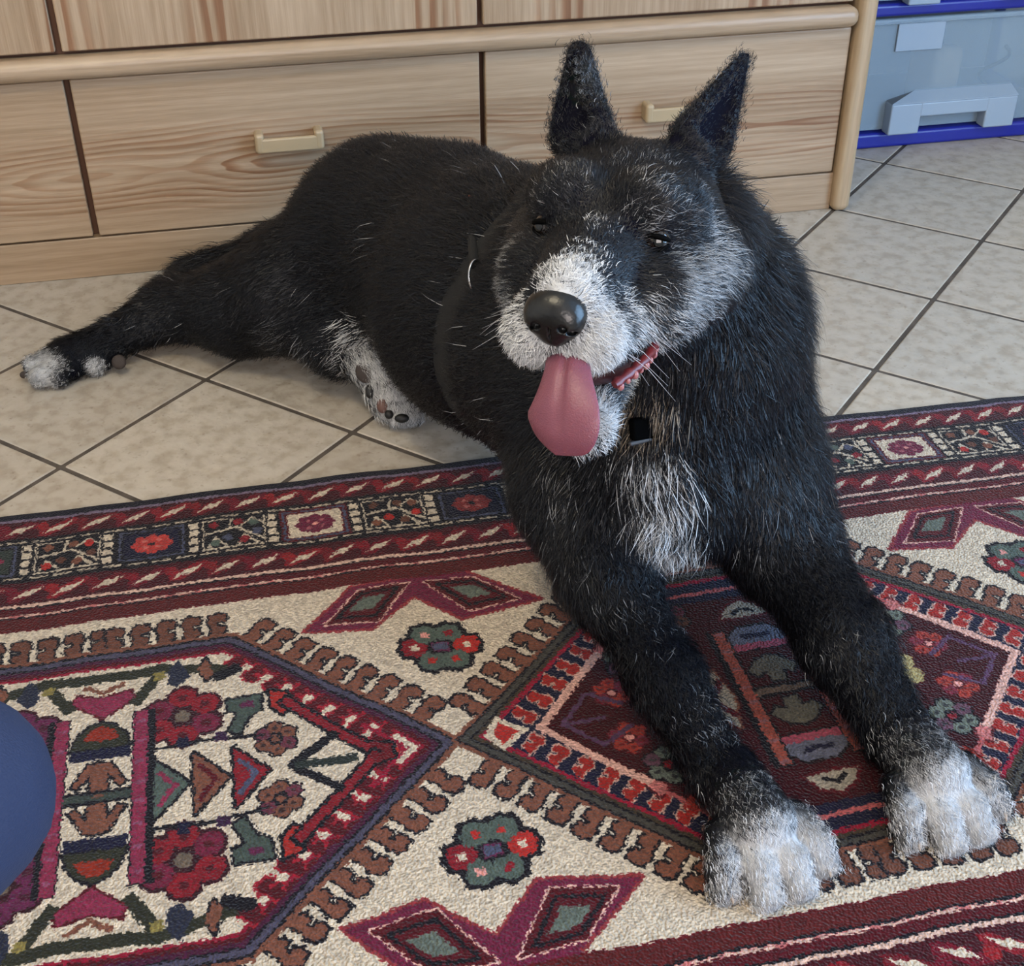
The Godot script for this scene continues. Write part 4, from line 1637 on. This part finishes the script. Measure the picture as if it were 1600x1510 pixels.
# a band of cloth cut from the body's own surface between two planes and lifted off it
func band(sk: Dictionary, at: Vector3, dir: Vector3, half: float, out: float, most: float) -> ArrayMesh:
	var st := st_new()
	var tri: PackedInt32Array = sk.t
	for t in range(0, tri.size(), 3):
		var poly: Array = []
		var ok := true
		for e in 3:
			var p: Vector3 = sk.v[tri[t + e]]
			var q := p - at
			if (q - dir * q.dot(dir)).length() > most:
				ok = false
			poly.append([p, sk.n[tri[t + e]], q.dot(dir)])
		if not ok:
			continue
		for side in [-1.0, 1.0]:
			var nxt: Array = []
			for e in poly.size():
				var a: Array = poly[e]
				var b: Array = poly[(e + 1) % poly.size()]
				var da: float = half - side * a[2]
				var db: float = half - side * b[2]
				if da >= 0.0:
					nxt.append(a)
				if (da >= 0.0) != (db >= 0.0):
					var f := da / (da - db)
					nxt.append([a[0].lerp(b[0], f), a[1].lerp(b[1], f).normalized(), side * half])
			poly = nxt
		if poly.size() < 3:
			continue
		var lifted: Array = []
		for e in poly:
			lifted.append(e[0] + e[1] * out)
		for e in range(1, poly.size() - 1):
			for k in [0, e, e + 1]:
				st.set_normal(poly[k][1])
				st.add_vertex(lifted[k])
		for e in poly.size():
			var e2 := (e + 1) % poly.size()
			if absf(absf(poly[e][2]) - half) < 1e-5 and absf(poly[e][2] - poly[e2][2]) < 1e-5:
				var sg: float = signf(poly[e][2])
				var inn: Array = [poly[e][0] + poly[e][1] * 0.001, poly[e2][0] + poly[e2][1] * 0.001]
				for v in [lifted[e], inn[1], lifted[e2], lifted[e], inn[0], inn[1]]:
					st.set_normal(dir * sg)
					st.add_vertex(v)
	return st.commit()


func smooth_path(pts: Array, steps: int) -> Array:
	var out: Array = []
	for k in pts.size() - 1:
		for j in steps:
			out.append(pts[k].cubic_interpolate(pts[k + 1], pts[maxi(0, k - 1)], pts[mini(pts.size() - 1, k + 2)], j / float(steps)))
	out.append(pts[pts.size() - 1])
	return out


# a closed sheet from a grid of front and back points
func sheet(front: Array, behind: Array) -> ArrayMesh:
	var st := st_new()
	st.set_smooth_group(0)
	var n := front.size()
	var m: int = front[0].size()
	for i in n - 1:
		for j in m - 1:
			for e in [[0, 0], [1, 0], [1, 1], [0, 0], [1, 1], [0, 1]]:
				st.add_vertex(front[i + e[0]][j + e[1]])
			for e in [[0, 0], [1, 1], [1, 0], [0, 0], [0, 1], [1, 1]]:
				st.add_vertex(behind[i + e[0]][j + e[1]])
	for i in n - 1:
		for j in [0, m - 1]:
			var q := [front[i][j], front[i + 1][j], behind[i + 1][j], behind[i][j]]
			for k in ([0, 2, 1, 0, 3, 2] if j == 0 else [0, 1, 2, 0, 2, 3]):
				st.add_vertex(q[k])
	for j in m - 1:
		for i in [0, n - 1]:
			var q := [front[i][j], front[i][j + 1], behind[i][j + 1], behind[i][j]]
			for k in ([0, 1, 2, 0, 2, 3] if i == 0 else [0, 2, 1, 0, 3, 2]):
				st.add_vertex(q[k])
	st.index()
	st.generate_normals()
	return st.commit()


func plain_skin(sk: Dictionary) -> ArrayMesh:
	var st := st_new()
	for i in sk.t:
		st.set_normal(sk.n[i])
		st.add_vertex(sk.v[i])
	st.index()
	return st.commit()


func dog_face(dog: Node3D, o: Vector3) -> void:
	var hb := head_at.basis
	# nose leather with its two nostrils
	cap = []
	blob(hp(0, -0.0360, 0.184), Vector3(0.0255, 0.0195, 0.021), hb, Vector3.UP)
	blob(hp(0, -0.0520, 0.182), Vector3(0.017, 0.015, 0.016), hb, Vector3.UP)
	for s in [-1.0, 1.0]:
		blob(hp(s * 0.0135, -0.042, 0.190), Vector3(0.011, 0.013, 0.012), hb, Vector3.UP)
		blob(hp(s * 0.0115, -0.047, 0.206), Vector3(0.0048, 0.0040, 0.010), hb, Vector3.UP, 0.0, true)
		blob(hp(s * 0.0185, -0.050, 0.199), Vector3(0.005, 0.0024, 0.009), hb, Vector3.UP, 0.0, true)
	blob(hp(0, -0.059, 0.203), Vector3(0.0014, 0.014, 0.008), hb, Vector3.UP, 0.0, true)
	var leather := mat(Color(0.028, 0.026, 0.030), 0.30)
	leather.heightmap_enabled = true
	leather.heightmap_texture = noise_tex(0.06, 4, 2, 256)
	leather.heightmap_scale = 0.025
	leather.uv1_triplanar = true
	leather.uv1_scale = Vector3(14, 14, 14)
	put("nose", plain_skin(skin(0.0014, 0.0028)), leather, dog, o)
	# eyes under half-closed lids
	var iris := mat(Color(0.085, 0.045, 0.025), 0.06)
	iris.clearcoat_enabled = true
	iris.clearcoat = 0.4
	iris.clearcoat_roughness = 0.03
	var pupil := mat(Color(0.008, 0.008, 0.009), 0.08)
	var lid := mat(Color(0.010, 0.010, 0.011), 0.75)
	lid.metallic_specular = 0.15
	for s in [-1.0, 1.0]:
		var c: Vector3 = hp(s * 0.0495, 0.005, 0.0745)
		var look: Vector3 = (hb.z + hb.x * s * 0.45 + hb.y * 0.1).normalized()
		var st := st_new()
		ellipsoid(st, Transform3D(Basis.from_scale(Vector3(0.0125, 0.0125, 0.0125)), c), 24, 16)
		var eye := put("eye", st.commit(), iris, dog, o)
		st = st_new()
		ellipsoid(st, Transform3D(Basis.looking_at(-look, hb.y).scaled_local(Vector3(0.0048, 0.0048, 0.0012)), c + look * 0.0120), 16, 8)
		put("pupil", st.commit(), pupil, eye)
		for up in [[0.62, 1.0], [-0.95, 0.75]]:
			var arc: Array = []
			var rr: Array = []
			for k in 13:
				var a := lerpf(-1.25, 1.25, k / 12.0)
				var lift: float = up[0] * cos(a) * 0.62
				var dir: Vector3 = (look * cos(a) + hb.x * sin(a) + hb.y * lift).normalized()
				arc.append(c + dir * 0.0130)
				rr.append(0.0027 * up[1] * (0.45 + 0.55 * cos(a)))
			st = st_new()
			tube(st, arc, rr, 8)
			put("eyelid", st.commit(), lid, eye)
	# mouth: dark palate, red lip with its row of little knobs
	var st2 := st_new()
	ellipsoid(st2, Transform3D(Basis(hb.x * 0.040, hb.y * 0.026, hb.z * 0.060), hp(0.010, -0.092, 0.105)), 20, 12)
	put("mouth", st2.commit(), mat(Color(0.20, 0.045, 0.055), 0.35), dog, o)
	var lip := mat(Color(0.36, 0.08, 0.09), 0.34)
	lip.subsurf_scatter_enabled = true
	lip.subsurf_scatter_strength = 0.15
	var path := smooth_path([Vector3(0.3239, 0.5159, -0.9428), Vector3(0.3115, 0.5138, -0.9241), Vector3(0.2952, 0.5109, -0.9106), Vector3(0.2766, 0.5063, -0.8989)], 8)
	var rad: Array = []
	for k in path.size():
		rad.append(0.0045 + 0.0011 * sin(k * 1.5))
	st2 = st_new()
	tube(st2, path, rad, 10)
	var knobs := 0
	var st3 := st_new()
	for k in range(1, path.size() - 1, 3):
		var p: Vector3 = path[k] - hb.y * 0.0030 + hb.x * 0.0028
		ellipsoid(st3, Transform3D(Basis.from_scale(Vector3(0.0028, 0.0036, 0.0028) * (0.85 + 0.3 * (knobs % 2))), p), 10, 7)
		knobs += 1
	var lp := put("lip", st2.commit(), lip, dog, o)
	put("papillae", st3.commit(), mat(Color(0.60, 0.38, 0.38), 0.25), lp)
	# tongue hanging out, grooved down the middle
	var mid: Array = [Vector3(0.2659, 0.5234, -0.9689), Vector3(0.2461, 0.5290, -0.9274), Vector3(0.2342, 0.5260, -0.8969), Vector3(0.2263, 0.5097, -0.8747), Vector3(0.2228, 0.4925, -0.8659), Vector3(0.2207, 0.4695, -0.8627)]
	var front: Array = []
	var behind: Array = []
	var cols := 24
	var rows := 64
	var at_u := func(u: float) -> Vector3:
		var a := int(clampf(floorf(u), 0.0, 4.0))
		return mid[a].cubic_interpolate(mid[a + 1], mid[maxi(0, a - 1)], mid[mini(5, a + 2)], u - a)
	for i in rows + 1:
		var u := 5.0 * (1.0 - pow(1.0 - i / float(rows), 1.6))
		var c: Vector3 = at_u.call(u)
		var t: Vector3 = (at_u.call(minf(u + 0.05, 5.0)) - at_u.call(maxf(u - 0.05, 0.0))).normalized()
		var hw := lerpf(0.0190, 0.0345, smoothstep(1.6, 3.7, u)) * sqrt(maxf(0.0, 1.0 - pow(maxf(0.0, u - 3.75) / 1.252, 2.1)))
		var side := (hb.x * 0.94 + hb.z * 0.25)
		side = (side - t * side.dot(t)).normalized()
		var nn := side.cross(t).normalized()
		if nn.dot(hb.z) < 0.0:
			nn = -nn
		var fr: Array = []
		var bh: Array = []
		for j in cols + 1:
			var v := (j / float(cols) - 0.5) * 2.0
			v = sin(v * PI / 2)
			var groove := 0.0030 * exp(-pow(v / 0.13, 2)) * (1.0 - smoothstep(3.4, 4.6, u))
			var th := 0.0052 * sqrt(maxf(0.0, 1.0 - v * v)) * (1.0 - 0.5 * smoothstep(4.2, 5.0, u))
			var p: Vector3 = c + side * hw * v - nn * (0.0045 * v * v - 0.0015)
			fr.append(p + nn * (th - groove))
			bh.append(p - nn * th)
		front.append(fr)
		behind.append(bh)
	var pink := mat(Color(0.44, 0.24, 0.295), 0.42)
	pink.subsurf_scatter_enabled = true
	pink.subsurf_scatter_strength = 0.25
	pink.heightmap_enabled = true
	pink.heightmap_texture = noise_tex(0.09, 14, 3, 512)
	pink.heightmap_scale = 0.05
	pink.uv1_triplanar = true
	pink.uv1_scale = Vector3(12, 12, 12)
	put("tongue", sheet(front, behind), pink, dog, o)
	# whiskers and long chin hairs
	var wh := st_new()
	for k in 26:
		var s2 := -1.0 if k % 2 == 0 else 1.0
		var b := hp(s2 * rng.randf_range(0.036, 0.052), rng.randf_range(-0.075, -0.040), rng.randf_range(0.10, 0.16))
		var d := (hb.x * s2 * rng.randf_range(0.6, 1.0) - hb.y * rng.randf_range(0.1, 0.7) - hb.z * rng.randf_range(-0.1, 0.5)).normalized() * rng.randf_range(0.03, 0.065)
		tube(wh, [b, b + d * 0.5 + Vector3(0, 0.002, 0), b + d + Vector3(0, -0.006, 0)], [0.0004, 0.0003, 0.0001], 4)
	var whm := put("whiskers", wh.commit(), mat(Color(0.62, 0.62, 0.64), 0.4), dog, o)
	whm.set_meta("kind", "stuff")


func dog_feet(dog: Node3D, o: Vector3, e: Array) -> void:
	var horn := mat(Color(0.62, 0.56, 0.50), 0.35)
	for k in [0, 2]:
		for i in 4:
			var d := Vector3(e[k + 1].x, 0, e[k + 1].z).normalized()
			var s := Vector3.UP.cross(d).normalized()
			var q := i - 1.5
			var b: Vector3 = e[k] + d * 0.065 + s * q * 0.0345 + d * (0.064 - 0.0065 * q * q)
			b.y = 0.028
			var st := st_new()
			tube(st, [b, b + d * 0.005 + Vector3(0, -0.001, 0), b + d * 0.010 + Vector3(0, -0.004, 0), b + d * 0.013 + Vector3(0, -0.009, 0)], [0.0036, 0.0033, 0.0024, 0.0005], 8)
			put("claw", st.commit(), horn, dog, o)
	var pad := mat(Color(0.20, 0.165, 0.15), 0.75)
	var black_pad := mat(Color(0.05, 0.045, 0.045), 0.55)
	var flesh := mat(Color(0.36, 0.25, 0.22), 0.6)
	var cam_dir := Vector3(-0.17, 0.5, 0.83).normalized()
	var fb := Basis.looking_at(-cam_dir, Vector3.UP)
	for g in [[Vector3(0.1408, 0.0847, -1.7175), 0.018, 0.019, pad], [Vector3(0.1409, 0.0588, -1.7006), 0.007, 0.011, black_pad], [Vector3(0.1569, 0.0423, -1.6832), 0.009, 0.012, flesh], [Vector3(0.1644, 0.0327, -1.6712), 0.007, 0.007, black_pad], [Vector3(0.1822, 0.0289, -1.6623), 0.011, 0.007, black_pad], [Vector3(-0.2396, 0.0228, -1.9450), 0.012, 0.012, pad], [Vector3(-0.3894, 0.0140, -1.9518), 0.007, 0.006, pad]]:
		var st := st_new()
		ellipsoid(st, Transform3D(Basis(fb.x * g[1], fb.y * g[2], fb.z * 0.0065), g[0]), 16, 10)
		put("pad", st.commit(), g[3], dog, o)


func dog_wear(dog: Node3D, o: Vector3, body: Dictionary) -> void:
	var cloth := mat(Color(0.030, 0.030, 0.036), 0.85)
	cloth.heightmap_enabled = true
	cloth.heightmap_texture = noise_tex(0.2, 15, 2, 256)
	cloth.heightmap_scale = 0.05
	cloth.uv1_triplanar = true
	cloth.uv1_scale = Vector3(16, 16, 16)
	var har := put("harness", band(body, GIRTH_AT, GIRTH_DIR, 0.036, 0.005, 0.30), cloth, dog, o)
	har.set_meta("label", "smooth black cloth harness round the ribs")
	var bs: Array = smooth_path([Vector3(0.2602, 0.3667, -1.4487), Vector3(0.2667, 0.3782, -1.4988), Vector3(0.2766, 0.3857, -1.5726), Vector3(0.2848, 0.3912, -1.6589)], 5)
	var br: Array = []
	for k in bs.size():
		br.append(0.0065)
	var ss := st_new()
	tube(ss, bs, br, 10)
	put("strap", ss.commit(), cloth, har)
	var chrome := mat(Color(0.75, 0.75, 0.76), 0.22, 1.0)
	var st := st_new()
	var c := Vector3(0.2585, 0.3600, -1.4320)
	var face := (Vector3(0.0, 1.05, 0.0) - c).normalized()
	var sx := Vector3.UP.cross(face).normalized()
	var sy := face.cross(sx)
	var pts: Array = []
	var rad: Array = []
	for k in 24:
		var a := TAU * k / 24.0
		pts.append(c + (sx * 0.45 - face * 0.55) * cos(a) * 0.019 + sy * sin(a) * 0.0195)
		rad.append(0.0017)
	tube(st, pts, rad, 8, true)
	put("ring", st.commit(), chrome, har)
	st = st_new()
	rbox(st, Vector3.ZERO, Vector3(0.010, 0.026, 0.004), 0.0018, 2)
	var tg := put("tag", st.commit(), mat(Color(0.55, 0.27, 0.17), 0.5), har, Vector3(0.2788, 0.3927, -1.5745))
	tg.rotation = Vector3(-0.5, 0.3, -0.45)
	var strip: Array = smooth_path([Vector3(0.2437, 0.2874, -1.4091), Vector3(0.2422, 0.2684, -1.3863), Vector3(0.2442, 0.2434, -1.3659)], 6)
	var sr: Array = []
	for k in strip.size():
		sr.append(0.0028)
	st = st_new()
	tube(st, strip, sr, 8)
	put("piping", st.commit(), mat(Color(0.12, 0.14, 0.16), 0.4), har)
	# collar, mostly sunk in the ruff, with its buckle under the chin
	var neck := (Vector3(0.4525, 0.3818, -1.1959) - Vector3(0.4011, 0.5425, -1.1582)).normalized()
	var at := Vector3(0.4525, 0.3266, -1.1944)
	var col := put("collar", band(body, at, neck, 0.013, 0.004, 0.22), mat(Color(0.02, 0.02, 0.022), 0.5), dog, o)
	var black_plastic := mat(Color(0.010, 0.010, 0.011), 0.85)
	black_plastic.metallic_specular = 0.12
	st = st_new()
	rbox(st, Vector3.ZERO, Vector3(0.040, 0.024, 0.012), 0.004, 3)
	var bk := put("buckle", st.commit(), black_plastic, col, Vector3(0.3763, 0.3298, -1.0987))
	bk.rotation = Vector3(-0.4, 0.2, -0.08)
	st = st_new()
	rbox(st, Vector3.ZERO, Vector3(0.026, 0.005, 0.006), 0.002, 2)
	var slide := put("slide", st.commit(), mat(Color(0.20, 0.20, 0.21), 0.5), col, Vector3(0.3661, 0.3188, -1.0907))
	slide.rotation = Vector3(-0.4, 0.2, 0.0)


# ------------------------------------------------------------------ the person whose knee reaches in
func build_person() -> void:
	cap = []
	var knee := Vector3(-0.207, 0.50, -0.552)
	cone(knee, Vector3(-0.45, 0.52, -0.20), 0.052, 0.085)
	cone(Vector3(-0.45, 0.52, -0.20), Vector3(-0.62, 0.54, 0.02), 0.085, 0.11)
	cone(knee, Vector3(-0.47, 0.40, -0.42), 0.052, 0.058)
	cone(Vector3(-0.47, 0.40, -0.42), Vector3(-0.55, 0.10, -0.38), 0.058, 0.046)
	var sk := skin(0.012, 0.012)
	var denim := mat(Color(0.085, 0.135, 0.25), 0.9)
	denim.heightmap_enabled = true
	denim.heightmap_texture = noise_tex(0.12, 41, 4, 512)
	denim.heightmap_scale = 0.08
	denim.uv1_triplanar = true
	denim.uv1_scale = Vector3(9, 9, 9)
	var p := base("person", Vector3(-0.45, 0, -0.45))
	tag(p, "seated person's bent knee in plain blue trousers at the rug's edge", "person")
	put("body", plain_skin(sk), denim, p, -p.position)
	cap = []
	cone(Vector3(-0.555, 0.05, -0.34), Vector3(-0.52, 0.040, -0.16), 0.048, 0.038)
	cone(Vector3(-0.552, 0.085, -0.36), Vector3(-0.54, 0.06, -0.30), 0.045, 0.045)
	put("shoe", plain_skin(skin(0.008, 0.008)), mat(Color(0.10, 0.10, 0.11), 0.6), p, -p.position)
